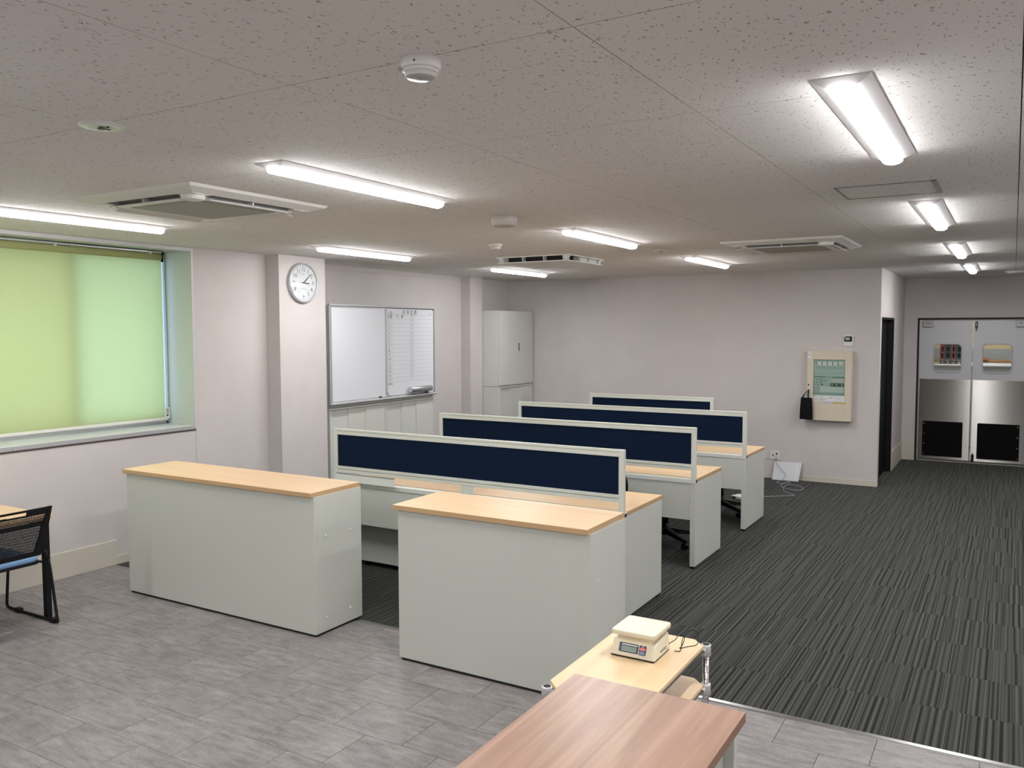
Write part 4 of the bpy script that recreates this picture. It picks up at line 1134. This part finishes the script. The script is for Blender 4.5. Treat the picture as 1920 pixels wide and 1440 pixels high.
# perforated shell: real holes
NU, NV = 40, 26
grid = []
for j in range(NV+1):
    for i in range(NU+1):
        u = -0.195+0.39*i/NU+(0.39/NU*0.5 if j % 2 else 0.0)
        grid.append(backpt(max(-0.2, min(0.2, u)), 0.06+0.80*j/NV))
fs = []
for j in range(NV):
    for i in range(NU):
        a = j*(NU+1)+i
        fs.append((a, a+1, a+NU+2, a+NU+1))
m = MB(); m.add(grid, fs)
mesh_back = m.build('mesh_backrest', BLACK, ch)
md = mesh_back.modifiers.new('wire', 'WIREFRAME'); md.thickness = 0.0066; md.use_replace = True; md.use_even_offset = False
def strip(u0, u1, v0, v1, th=0.012, n=12):
    mb = MB(); 
    vs = []
    for k in range(n+1):
        u = u0+(u1-u0)*k/n
        for (vv, dx) in ((v0, -th/2), (v0, th/2), (v1, th/2), (v1, -th/2)):
            p = backpt(u, vv); p.x += dx; vs.append(p)
    fs = []
    for k in range(n):
        for q in range(4): fs.append((k*4+q, k*4+(q+1) % 4, (k+1)*4+(q+1) % 4, (k+1)*4+q))
    fs += [(0,1,2,3), (n*4+3, n*4+2, n*4+1, n*4)]
    mb.add(vs, fs); return mb
strip(-0.235, 0.215, 0.955, 1.0, 0.016).build('top_rail', BLACK, ch, bevel=0.003)
m = strip(-0.235, -0.045, 0.865, 0.90); m2 = strip(0.075, 0.215, 0.86, 0.96); m.add(m2.v, m2.f); m3 = strip(-0.235, -0.16, 0.86, 0.96); m.add(m3.v, m3.f); m4 = strip(-0.16, 0.09, 0.855, 0.89); m.add(m4.v, m4.f)
m.build('grip_frame', BLACK, ch)
strip(-0.22, 0.205, 0.62, 0.70, 0.010).build('middle_band', BLACK, ch)
strip(-0.22, 0.215, -0.02, 0.075, 0.016).build('lower_rail', BLACK, ch, bevel=0.003)
for s_ in (-1, 1):
    m = MB(); vs = []
    n = 8
    for k in range(n+1):
        v = k/n
        w = 0.062-0.040*v
        o_ = 0.228 if s_ > 0 else 0.245
        for (uu, dx) in ((s_*o_, -0.009), (s_*o_, 0.009), (s_*(o_-w), 0.009), (s_*(o_-w), -0.009)):
            p = backpt(uu, v); p.x += dx; vs.append(p)
    fs = []
    for k in range(n):
        for q in range(4): fs.append((k*4+q, k*4+(q+1) % 4, (k+1)*4+(q+1) % 4, (k+1)*4+q))
    fs += [(0,1,2,3), (n*4+3, n*4+2, n*4+1, n*4)]
    m.add(vs, fs)
    m.build('back_upright', BLACK, ch)
    m = MB(); m.tube([(-5.212, 2.79+s_*0.225, 0.47), (-5.205, 2.79+s_*0.245, 0.42), (-5.235, 2.79+s_*0.225, 0.393), (-5.29, 2.79+s_*0.20, 0.392)], 0.008, 8)
    m.build('back_hinge', BLACK, ch)

# ================================================================== FRONT TABLE (brown) , CART, SCALE
ft = thing('brown_top_cabinet', (-0.93, 1.7, 0), 'brown wood-topped grey cabinet in the foreground at the bottom edge', 'cabinet')
tpo = bx(-1.206, -0.645, 0.95, 2.438, 0.688, 0.719).build('worktop', WALNUTE, ft, bevel=0.0015, label='reddish brown wood-grain worktop')
bx(-1.205, -0.646, 0.951, 2.437, 0.7185, 0.7197).build('top_laminate', WALNUT, tpo)
bx(-1.190, -0.664, 2.386, 2.420, 0.0, 0.688).build('end_panel', WHITEGREY2, ft, bevel=0.002)
bx(-1.190, -0.664, 0.97, 1.004, 0.0, 0.688).build('end_panel', WHITEGREY2, ft, bevel=0.002)
bx(-0.712, -0.694, 1.004, 2.386, 0.02, 0.688).build('side_panel', WHITEGREY, ft)
bx(-1.170, -1.152, 1.004, 2.386, 0.02, 0.688).build('side_panel', WHITEGREY, ft)

ct = thing('shelf_cart', (-1.18, 2.85, 0), 'chrome post rolling shelf cart with light wood shelves beside the short counter', 'cart')
cx0, cx1, cy0, cy1, cc = -1.362, -0.999, 2.506, 3.192, 0.052
def cut(x0, x1, y0, y1, c): return [(x0+c, y0), (x1-c, y0), (x1, y0+c), (x1, y1-c), (x1-c, y1), (x0+c, y1), (x0, y1-c), (x0, y0+c)]
posts = [(-1.352, 2.516), (-1.008, 2.516), (-1.352, 3.182), (-0.999, 3.174)]
for zt in (0.620, 0.463, 0.14):
    sh = MB().prism(cut(cx0, cx1, cy0, cy1, cc), 'z', zt-0.014, zt).build('shelf_board', CARTW, ct, bevel=0.001)
    MB().prism(cut(cx0+0.0005, cx1-0.0005, cy0+0.0005, cy1-0.0005, cc), 'z', zt-0.0155, zt-0.0138).build('board_backing', WALNUTE, sh)
    m = MB(); z_ = zt-0.030
    m.box(cx0+0.04, cx1-0.04, cy0+0.004, cy0+0.014, z_, zt-0.016); m.box(cx0+0.04, cx1-0.04, cy1-0.014, cy1-0.004, z_, zt-0.016); m.box(cx0+0.004, cx0+0.014, cy0+0.04, cy1-0.04, z_, zt-0.016); m.box(cx1-0.014, cx1-0.004, cy0+0.04, cy1-0.04, z_, zt-0.016)
    m.build('shelf_rail', mat('grey_shelf_rail', (0.33, 0.33, 0.34), 0.35, metal=0.8), sh)
    for px, py in posts:
        m = MB(); sx = 1 if px < -1.18 else -1; sy = 1 if py < 2.85 else -1
        m.lathe([(0.021, -0.042), (0.019, -0.006), (0.019, 0.0), (0.0135, 0.0)], (px, py, zt-0.004), 18)
        m.hexa([(px+sx*0.006, py-sy*0.004, zt-0.036), (px+sx*0.046, py-sy*0.010, zt-0.034), (px-sx*0.010, py+sy*0.046, zt-0.034), (px-sx*0.004, py+sy*0.006, zt-0.036)],
               [(px+sx*0.006, py-sy*0.004, zt-0.015), (px+sx*0.046, py-sy*0.010, zt-0.016), (px-sx*0.010, py+sy*0.046, zt-0.016), (px-sx*0.004, py+sy*0.006, zt-0.015)])
        m.build('corner_collar', mat('silver_collar', (0.66, 0.67, 0.70), 0.25, metal=0.4), sh)
for px, py in posts:
    m = MB(); m.cyl((px, py, 0.085), 0.0125, 0.531, 'z', 16)
    po = m.build('post', CHROME, ct)
    m = MB()
    for q in range(20): m.lathe([(0.0128, -0.0012), (0.0128, 0.0012)], (px, py, 0.09+q*0.026), 14)
    m.build('post_grooves', mat('dark_groove', (0.12, 0.12, 0.12), 0.4, metal=0.6), po)
    MB().cyl((px, py, 0.6155), 0.0135, 0.0012, 'z', 16).build('post_cap', DARK, po)
    m = MB(); m.cyl((px-0.010, py, 0.032), 0.032, 0.020, 'x', 16); m.cyl((px, py, 0.05), 0.010, 0.04, 'z', 10)
    m.build('castor', BLACK, po)

sc = thing('digital_scale', (-1.185, 2.95, 0.62), 'cream digital bench scale with grey display on the wood-shelved cart', 'scale')
zb = 0.620
xa, xb, ya, yb = -1.277, -1.096, 2.874, 3.036
m = MB()
m.hexa([(xa, ya, zb+0.006), (xb, ya, zb+0.006), (xb, yb, zb+0.006), (xa, yb, zb+0.006)], [(xa+0.006, ya+0.026, zb+0.062), (xb-0.006, ya+0.026, zb+0.062), (xb-0.006, yb-0.004, zb+0.074), (xa+0.006, yb-0.004, zb+0.074)])
body = m.build('body', SCALE, sc, bevel=0.006, seg=3)
m = MB(); m.hexa([(xa+0.018, ya+0.024, zb+0.050), (xb-0.018, ya+0.024, zb+0.050), (xb-0.018, yb-0.01, zb+0.050), (xa+0.018, yb-0.01, zb+0.050)], [(xa+0.024, ya+0.03, zb+0.088), (xb-0.024, ya+0.03, zb+0.088), (xb-0.024, yb-0.016, zb+0.088), (xa+0.024, yb-0.016, zb+0.088)])
m.build('neck', SCALE, sc, bevel=0.004)
m = MB(); m.prism(rrect(-1.268, -1.094, 2.866, 3.046, 0.014, 4), 'z', zb+0.088, zb+0.106)
m.build('weighing_plate', SCALE, sc, bevel=0.004)
m = MB()
for px in (xa+0.02, xb-0.02):
    for py in (ya+0.02, yb-0.02): m.cyl((px, py, zb), 0.010, 0.008, 'z', 10)
m.box(xa+0.004, xb-0.004, ya+0.004, yb-0.004, zb+0.002, zb+0.0065)
m.build('dark_foot', BLACK, sc)
# sloped front: origin at lower left of the face
n_up = Vector((0.0, 0.026, 0.056)).normalized(); n_out = Vector((0, -0.056, 0.026)).normalized()
def face(u, v, d=0.0):
    return Vector((xa, ya, zb+0.006)) + Vector((1, 0, 0))*u + n_up*v + n_out*d
def facebox(u0, u1, v0, v1, d0, d1, r=0.0):
    mb = MB(); pl_ = rrect(u0, u1, v0, v1, r, 4) if r else [(u0, v0), (u1, v0), (u1, v1), (u0, v1)]
    n = len(pl_)
    mb.add([face(u, v, d0) for u, v in pl_]+[face(u, v, d1) for u, v in pl_], [tuple(range(n-1, -1, -1)), tuple(range(n, 2*n))]+[(i, (i+1) % n, n+(i+1) % n, n+i) for i in range(n)])
    return mb
pn = facebox(0.034, 0.110, 0.016, 0.050, 0.0002, 0.0014, 0.004).build('display_panel', SCALEN, sc)
m = facebox(0.044, 0.104, 0.0195, 0.0385, 0.0014, 0.0018); m.build('lcd_screen', LCD, pn)
m = facebox(0.044, 0.106, 0.0415, 0.0465, 0.0014, 0.0018); m.build('white_label', PAPER, pn)
m = MB()
for q in range(3):
    w_ = facebox(0.0365, 0.0415, 0.019+q*0.009, 0.0215+q*0.009, 0.0014, 0.0018); m.add(w_.v, w_.f)
m.build('panel_marks', BLUEB, pn)
kp = facebox(0.114, 0.141, 0.015, 0.050, 0.0002, 0.0014, 0.004).build('key_panel', SCALEN, sc)
facebox(0.1165, 0.1385, 0.0315, 0.0435, 0.0014, 0.0028, 0.0045).build('pink_key', PINK, kp)
facebox(0.1165, 0.1385, 0.0175, 0.0290, 0.0014, 0.0028, 0.0045).build('grey_key', BLUEB, kp)
facebox(0.123, 0.132, 0.0455, 0.0480, 0.0014, 0.0018).build('maker_mark', PAPER, kp)
bx(xb-0.004, xb-0.0008, 2.935, 2.995, zb+0.020, zb+0.030).build('side_label', mat('grey_side_label', (0.28, 0.27, 0.27), 0.5), sc)
cp = catmull([(-1.095, 3.020, 0.650), (-1.080, 3.045, 0.66), (-1.072, 3.075, 0.672), (-1.060, 3.095, 0.655), (-1.064, 3.075, 0.628), (-1.068, 3.065, 0.6225), (-1.045, 3.100, 0.6225), (-1.022, 3.135, 0.625), (-1.030, 3.160, 0.66), (-1.058, 3.150, 0.668), (-1.072, 3.11, 0.645), (-1.066, 3.075, 0.6225), (-1.058, 3.035, 0.6225), (-1.078, 3.030, 0.6225)], 6)
m = MB(); m.tube(cp, 0.0016, 6)
m.build('power_cord', BLACK, sc)

# ================================================================== FAR WALL ITEMS
al = thing('alarm_control_panel', (-1.87, YF, 0.757), 'cream wall box with green alarm controls behind glass on the far wall', 'control panel')
PY = 10.535
ax0, ax1, az0, az1 = -2.118, -1.615, 0.757, 1.593
wx0, wx1, wz0, wz1 = -2.046, -1.690, 1.052, 1.488
m = MB(); m.box(ax0, ax1, PY+0.03, YF, az0, az1)
m.build('case', PANELC, al, bevel=0.003)
m = MB(); m.box(ax0, wx0, PY, PY+0.028, az0+0.004, az1-0.003); m.box(wx1, ax1-0.003, PY, PY+0.028, az0+0.004, az1-0.003); m.box(wx0, wx1, PY, PY+0.028, az0+0.004, wz0); m.box(wx0, wx1, PY, PY+0.028, wz1, az1-0.003)
dr = m.build('door', PANELC, al, bevel=0.002)
bx(wx0, wx1, PY+0.003, PY+0.006, wz0, wz1).build('door_pane', GLASS, dr)
bd = bx(wx0+0.001, wx1-0.001, PY+0.018, PY+0.028, wz0, wz1).build('control_board', MINT, al, label='mint green control board')
yb_ = PY+0.0175
def put(name, x0, x1, z0, z1, mt, d=0.001, parent=bd): return bx(x0, x1, yb_-d, yb_, z0, z1).build(name, mt, parent)
def P_(px, pz):  # fractions measured inside the window (0..1 from left, 0..1 from top)
    return wx0+(wx1-wx0)*px, wz1-(wz1-wz0)*pz
for q in range(5):
    a = 0.12+q*0.168
    x0_, z1_ = P_(a, 0.06); x1_, z0_ = P_(a+0.12, 0.155)
    put('zone_label', x0_, x1_, z0_, z1_, PAPER)
    x0_, z1_ = P_(a-0.028, 0.055); x1_, z0_ = P_(a-0.014, 0.145)
    put('zone_lamp', x0_, x1_, z0_, z1_, GREEN)
x0_, z1_ = P_(0.79, 0.115); x1_, z0_ = P_(0.91, 0.155); put('yellow_label', x0_, x1_, z0_, z1_, YELLOWL, 0.0014)
m = MB()
for q in range(5):
    x0_, z1_ = P_(0.085+q*0.165, 0.20); x1_, z0_ = P_(0.085+q*0.165+0.15, 0.245)
    m.box(x0_, x1_, yb_-0.0006, yb_, z0_, z1_)
m.build('label_slots', mat('slot_green', (0.27, 0.37, 0.32), 0.5), bd)
m = MB(); x0_, z1_ = P_(0.02, 0.458); x1_, z0_ = P_(0.40, 0.478); m.box(x0_, x1_, yb_-0.001, yb_, z0_, z1_)
x0_, z1_ = P_(0.60, 0.465); x1_, z0_ = P_(0.985, 0.487); m.box(x0_, x1_, yb_-0.001, yb_, z0_, z1_)
m.build('green_stripes', GREEN, bd)
m = MB(); x0_, z1_ = P_(0.43, 0.47); x1_, z0_ = P_(0.57, 0.485); m.box(x0_, x1_, yb_-0.0008, yb_, z0_, z1_)
for (u0, u1, v0, v1) in ((0.04, 0.06, 0.50, 0.515), (0.32, 0.42, 0.55, 0.585), (0.44, 0.55, 0.55, 0.56), (0.05, 0.06, 0.58, 0.63), (0.19, 0.20, 0.50, 0.63), (0.19, 0.30, 0.497, 0.505), (0.04, 0.075, 0.675, 0.69), (0.13, 0.17, 0.67, 0.695), (0.09, 0.15, 0.53, 0.57), (0.21, 0.29, 0.54, 0.58), (0.09, 0.15, 0.60, 0.63), (0.21, 0.29, 0.60, 0.63)):
    x0_, z1_ = P_(u0, v0); x1_, z0_ = P_(u1, v1); m.box(x0_, x1_, yb_-0.0008, yb_, z0_, z1_)
m.build('green_markings', mat('soft_green_print', (0.12, 0.24, 0.18), 0.5), bd)
x0_, z1_ = P_(0.24, 0.665); x1_, z0_ = P_(0.30, 0.69); put('black_switch', x0_, x1_, z0_, z1_, BLACK, 0.004)
for q in range(3):
    x0_, z1_ = P_(0.61+q*0.127, 0.55); x1_, z0_ = P_(0.71+q*0.127, 0.595); put('peach_lamp', x0_, x1_, z0_, z1_, PEACH, 0.002)
x0_, z1_ = P_(0.535, 0.64); x1_, z0_ = P_(0.965, 0.73); gp = MB().prism(rrect(x0_, x1_, z0_, z1_, 0.008, 3), 'y', yb_-0.003, yb_).build('green_switch_bar', GREEN, bd)
m = MB()
for u in (0.58, 0.72, 0.88):
    x0_, z1_ = P_(u, 0.66); x1_, z0_ = P_(u+0.035, 0.705); m.box(x0_, x1_, yb_-0.004, yb_-0.003, z0_, z1_)
m.build('switch_marks', PEACH, bd)
x0_, z1_ = P_(0.215, 0.74); x1_, z0_ = P_(0.965, 0.89); put('lower_cover', x0_, x1_, z0_, z1_, MINTL, 0.003)
x0_, z1_ = P_(0.02, 0.735); x1_, z0_ = P_(0.20, 0.925); put('side_cover', x0_, x1_, z0_, z1_, mat('mid_mint', (0.30, 0.41, 0.36), 0.45), 0.002)
x0_, z1_ = P_(0.0, 0.925); x1_, z0_ = P_(1.0, 0.935); put('cover_groove', x0_+0.002, x1_-0.002, z0_, z1_, GREEN, 0.001)
# papers and stickers on the door
yp = PY-0.0002
def paper(name, x0, x1, z0, z1, mt): return bx(x0, x1, PY-0.0012, PY-0.0001, z0, z1).build(name, mt, dr)
paper('instruction_sheet', -2.040, -1.692, 0.992, 1.060, PAPER)
m = MB()
for (x0, x1, zz) in ((-2.04, -2.005, 1.050), (-2.04, -1.99, 1.022), (-2.04, -1.985, 1.010), (-1.975, -1.92, 1.046), (-1.975, -1.885, 1.026), (-1.975, -1.90, 1.014), (-1.975, -1.91, 1.003), (-1.865, -1.825, 1.040), (-1.865, -1.825, 1.033), (-1.81, -1.73, 1.028), (-1.81, -1.72, 0.993)):
    m.box(x0, x1, PY-0.0018, PY-0.0012, zz-0.0025, zz+0.0025)
m.build('sheet_print', INKG, dr)
paper('grey_strip', -1.925, -1.822, 0.966, 0.990, mat('pale_grey_tape', (0.48, 0.48, 0.52), 0.6))
paper('yellow_strip', -1.820, -1.668, 0.968, 0.980, YELLOW)
stk = paper('corner_sticker', -2.112, -2.076, 1.503, 1.583, PAPER)
bx(-2.104, -2.088, PY-0.0018, PY-0.0012, 1.538, 1.553).build('sticker_mark', INKG, dr)
MB().cyl((-2.098, PY-0.002, 1.183), 0.009, 0.003, 'y', 12).build('lock', BLACK, dr)
m = MB(); m.box(-2.104, -2.082, PY-0.006, PY, 1.118, 1.146); m.tube([(-2.093, PY-0.006, 1.125), (-2.093, PY-0.018, 1.113), (-2.093, PY-0.020, 1.122)], 0.003, 6)
m.build('stick_on_hook', WHITEPL, dr)

bg_ = thing('tote_bag', (-2.13, 10.50, 0.77), 'small black fabric bag hanging from the cream alarm box', 'bag')
m = MB()
n = 6; vs = []
for k in range(n+1):
    v = k/n
    zz = 0.772+0.258*v
    w = 0.072-0.010*v; dd = 0.018+0.014*math.sin(PI*(1-v)*0.8)
    cx_ = -2.112
    vs += [(cx_-w, 10.495-dd, zz+0.006*math.sin(3*v)), (cx_-w*0.2, 10.498-dd*1.25, zz), (cx_+w, 10.498-dd, zz-0.003), (cx_+w, 10.498+dd*0.7, zz), (cx_, 10.498+dd, zz), (cx_-w, 10.498+dd*0.7, zz+0.006*math.sin(3*v))]
fs = []
for k in range(n):
    for q in range(6): fs.append((k*6+q, k*6+(q+1) % 6, (k+1)*6+(q+1) % 6, (k+1)*6+q))
fs += [tuple(range(6)), tuple(range(n*6+5, n*6-1, -1))]
m.add(vs, fs); m.build('pouch', BLACKF, bg_, bevel=0.004)
for dy in (-0.012, 0.008):
    m = MB(); m.tube(catmull([(-2.168+0.01*(dy > 0), 10.492+dy, 1.02), (-2.135, 10.503+dy*0.6, 1.075), (-2.095, 10.517, 1.123), (-2.090, 10.514, 1.120), (-2.098+0.008*(dy > 0), 10.50+dy*0.6, 1.07), (-2.088, 10.492+dy, 1.02)], 5), 0.0042, 6)
    m.build('strap', BLACKF, bg_)

th = thing('thermostat_controller', (-1.675, YF, 1.71), 'small white wall controller with dark screen above the alarm box', 'controller')
bx(-1.732, -1.619, YF-0.018, YF, 1.645, 1.777).build('case', WHITEPL, th, bevel=0.004)
bx(-1.721, -1.634, YF-0.0195, YF-0.018, 1.702, 1.764).build('screen_frame', BLACK, th)
bx(-1.708, -1.660, YF-0.0202, YF-0.0195, 1.722, 1.750).build('screen', mat('grey_lcd', (0.45, 0.46, 0.47), 0.3), th)
MB().cyl((-1.716, YF-0.0215, 1.757), 0.009, 0.002, 'y', 12).build('status_lamp', mat('green_lamp', (0.35, 0.55, 0.15), 0.4), th)

def outlet(x0, x1, z0, z1, label, plug=False):
    o = thing('wall_outlet', ((x0+x1)/2, YF, z0), label, 'outlet', 'white outlets low on the far wall')
    bx(x0, x1, YF-0.011, YF, z0, z1).build('cover_plate', WHITEPL, o, bevel=0.003)
    m = MB(); zc = (z0+z1)/2
    m.cyl((x0+(x1-x0)*0.30, YF-0.0125, zc), 0.010, 0.002, 'y', 10)
    if plug: m.cyl((x0+(x1-x0)*0.70, YF-0.0125, zc+0.018), 0.012, 0.002, 'y', 10)
    m.build('socket', INK, o)
    if plug:
        m = MB(); m.box(x0+(x1-x0)*0.58, x0+(x1-x0)*0.78, YF-0.034, YF-0.011, z0+0.012, zc+0.008); m.build('plug', WHITEPL, o, bevel=0.003)
    return o
outlet(-2.562, -2.446, 0.234, 0.347, 'white wall outlet with a grey cable plugged in, right one of two', True)
outlet(-2.715, -2.608, 0.236, 0.347, 'white wall outlet half hidden behind the third-row desk edge, left one of two')

fp = thing('flat_package', (-2.345, 10.57, 0), 'flat white glossy package leaning on the far wall under the outlet', 'package')
m = MB(); m.hexa([(-2.512, 10.530, 0.0), (-2.196, 10.530, 0.0), (-2.196, 10.552, 0.0), (-2.512, 10.552, 0.0)], [(-2.497, 10.602, 0.212), (-2.172, 10.602, 0.222), (-2.172, 10.624, 0.222), (-2.497, 10.624, 0.212)])
m.build('sleeve', mat('glossy_white_sleeve', (0.62, 0.63, 0.66), 0.18), fp, bevel=0.003)
m = MB(); m.hexa([(-2.245, 10.5285, 0.006), (-2.228, 10.5285, 0.006), (-2.228, 10.531, 0.006), (-2.245, 10.531, 0.006)], [(-2.232, 10.599, 0.214), (-2.212, 10.599, 0.214), (-2.212, 10.603, 0.214), (-2.232, 10.603, 0.214)])
m.build('folded_rib', WHITEPL, fp, bevel=0.001)

hb = thing('network_hub', (-2.52, 9.2, 0), 'small white network box on the carpet beyond the third desk row', 'hub')
hb0 = MB(); hb0.hexa([(-2.61, 9.12, 0.004), (-2.45, 9.05, 0.004), (-2.40, 9.18, 0.004), (-2.56, 9.25, 0.004)], [(-2.61, 9.12, 0.034), (-2.45, 9.05, 0.034), (-2.40, 9.18, 0.034), (-2.56, 9.25, 0.034)])
hb0.build('case', WHITEPL, hb, bevel=0.003)
m = MB(); m.hexa([(-2.603, 9.1145, 0.010), (-2.555, 9.0935, 0.010), (-2.554, 9.0965, 0.010), (-2.602, 9.1175, 0.010)], [(-2.603, 9.1145, 0.026), (-2.555, 9.0935, 0.026), (-2.554, 9.0965, 0.026), (-2.602, 9.1175, 0.026)])
m.build('port', BLACK, hb)
nc = thing('network_cable', (-2.2, 10.0, 0), 'thin grey-blue cable looping over the carpet from the outlet', 'cable')
ZC = 0.0045
pts = [(-2.482, 10.615, 0.262), (-2.478, 10.58, 0.22), (-2.44, 10.54, 0.165), (-2.375, 10.515, 0.115), (-2.345, 10.505, 0.07), (-2.37, 10.47, 0.02), (-2.41, 10.42, ZC), (-2.385, 10.30, ZC), (-2.265, 10.36, ZC), (-2.29, 10.42, 0.012), (-2.315, 10.25, ZC), (-2.300, 10.09, ZC), (-2.225, 9.98, ZC+0.004), (-2.10, 9.93, ZC), (-2.045, 9.99, ZC), (-2.06, 10.13, ZC), (-2.15, 10.24, ZC), (-2.235, 10.20, ZC+0.007), (-2.255, 10.04, ZC+0.007), (-2.20, 9.81, ZC), (-2.10, 9.68, ZC), (-2.045, 9.625, ZC), (-2.075, 9.575, ZC), (-2.20, 9.465, ZC), (-2.313, 9.367, ZC), (-2.375, 9.30, ZC), (-2.44, 9.236, 0.012), (-2.462, 9.218, 0.018)]
m = MB(); m.tube(catmull(pts, 6), 0.0038, 6)
m.build('cable_sheath', CABLEM, nc)

# ================================================================== tidy: small prints are one part, far-apart pieces become parts of their own
PRINTS = {'minute_marks', 'numerals', 'black_lettering', 'grey_ruling', 'tag_print', 'sheet_print', 'green_markings', 'label_slots', 'dial_print', 'panel_marks', 'switch_marks', 'post_grooves', 'contacts', 'pad_screws', 'rail_clips', 'socket'}
def clusters(me):
    n = len(me.vertices); p = list(range(n))
    def fi(a):
        while p[a] != a:
            p[a] = p[p[a]]; a = p[a]
        return a
    for e in me.edges:
        a, b = fi(e.vertices[0]), fi(e.vertices[1]); p[a] = b
    isl = {}
    for i in range(n): isl.setdefault(fi(i), []).append(i)
    if len(isl) < 2: return None
    boxes = []
    for k, vs in isl.items():
        cs = [me.vertices[i].co for i in vs]
        boxes.append([set([k]), [min(c[q] for c in cs)-0.0015 for q in range(3)], [max(c[q] for c in cs)+0.0015 for q in range(3)]])
    ch = True
    while ch:
        ch = False
        for i in range(len(boxes)):
            for j in range(i+1, len(boxes)):
                a, b = boxes[i], boxes[j]
                if all(a[1][q] <= b[2][q] and b[1][q] <= a[2][q] for q in range(3)):
                    # compare the real islands, not only the merged hull
                    a[0] |= b[0]; a[1] = [min(a[1][q], b[1][q]) for q in range(3)]; a[2] = [max(a[2][q], b[2][q]) for q in range(3)]
                    boxes.pop(j); ch = True; break
            if ch: break
    if len(boxes) < 2: return None
    root = {}
    for gi, b in enumerate(boxes):
        for k in b[0]: root[k] = gi
    return [root[fi(i)] for i in range(n)], len(boxes)
done = {}
for o in list(COL.objects):
    if o.type != 'MESH' or o.parent is None or o.get('kind'): continue
    nm = o.name.split('.')[0]
    if nm in PRINTS:
        o['kind'] = 'stuff'; continue
    if nm in ('floor_tile', 'carpet_tile', 'ceiling_tile', 'mesh_backrest'): continue
    me = o.data
    if me.name not in done:
        c = clusters(me)
        if not c: done[me.name] = None
        else:
            cl, k = c; out = []
            for gi in range(k):
                idx = [i for i in range(len(me.vertices)) if cl[i] == gi]; mp = {v: i for i, v in enumerate(idx)}
                polys = [q for q in me.polygons if cl[q.vertices[0]] == gi]
                m2 = bpy.data.meshes.new(nm); m2.from_pydata([tuple(me.vertices[i].co) for i in idx], [], [[mp[v] for v in q.vertices] for q in polys])
                m2.polygons.foreach_set('use_smooth', [q.use_smooth for q in polys])
                for mt in me.materials: m2.materials.append(mt)
                m2.update(); out.append(m2)
            done[me.name] = out
    if done[me.name]:
        out = done[me.name]
        for m2 in out[1:]:
            q = o.copy(); q.data = m2; COL.objects.link(q)
        o.data = out[0]
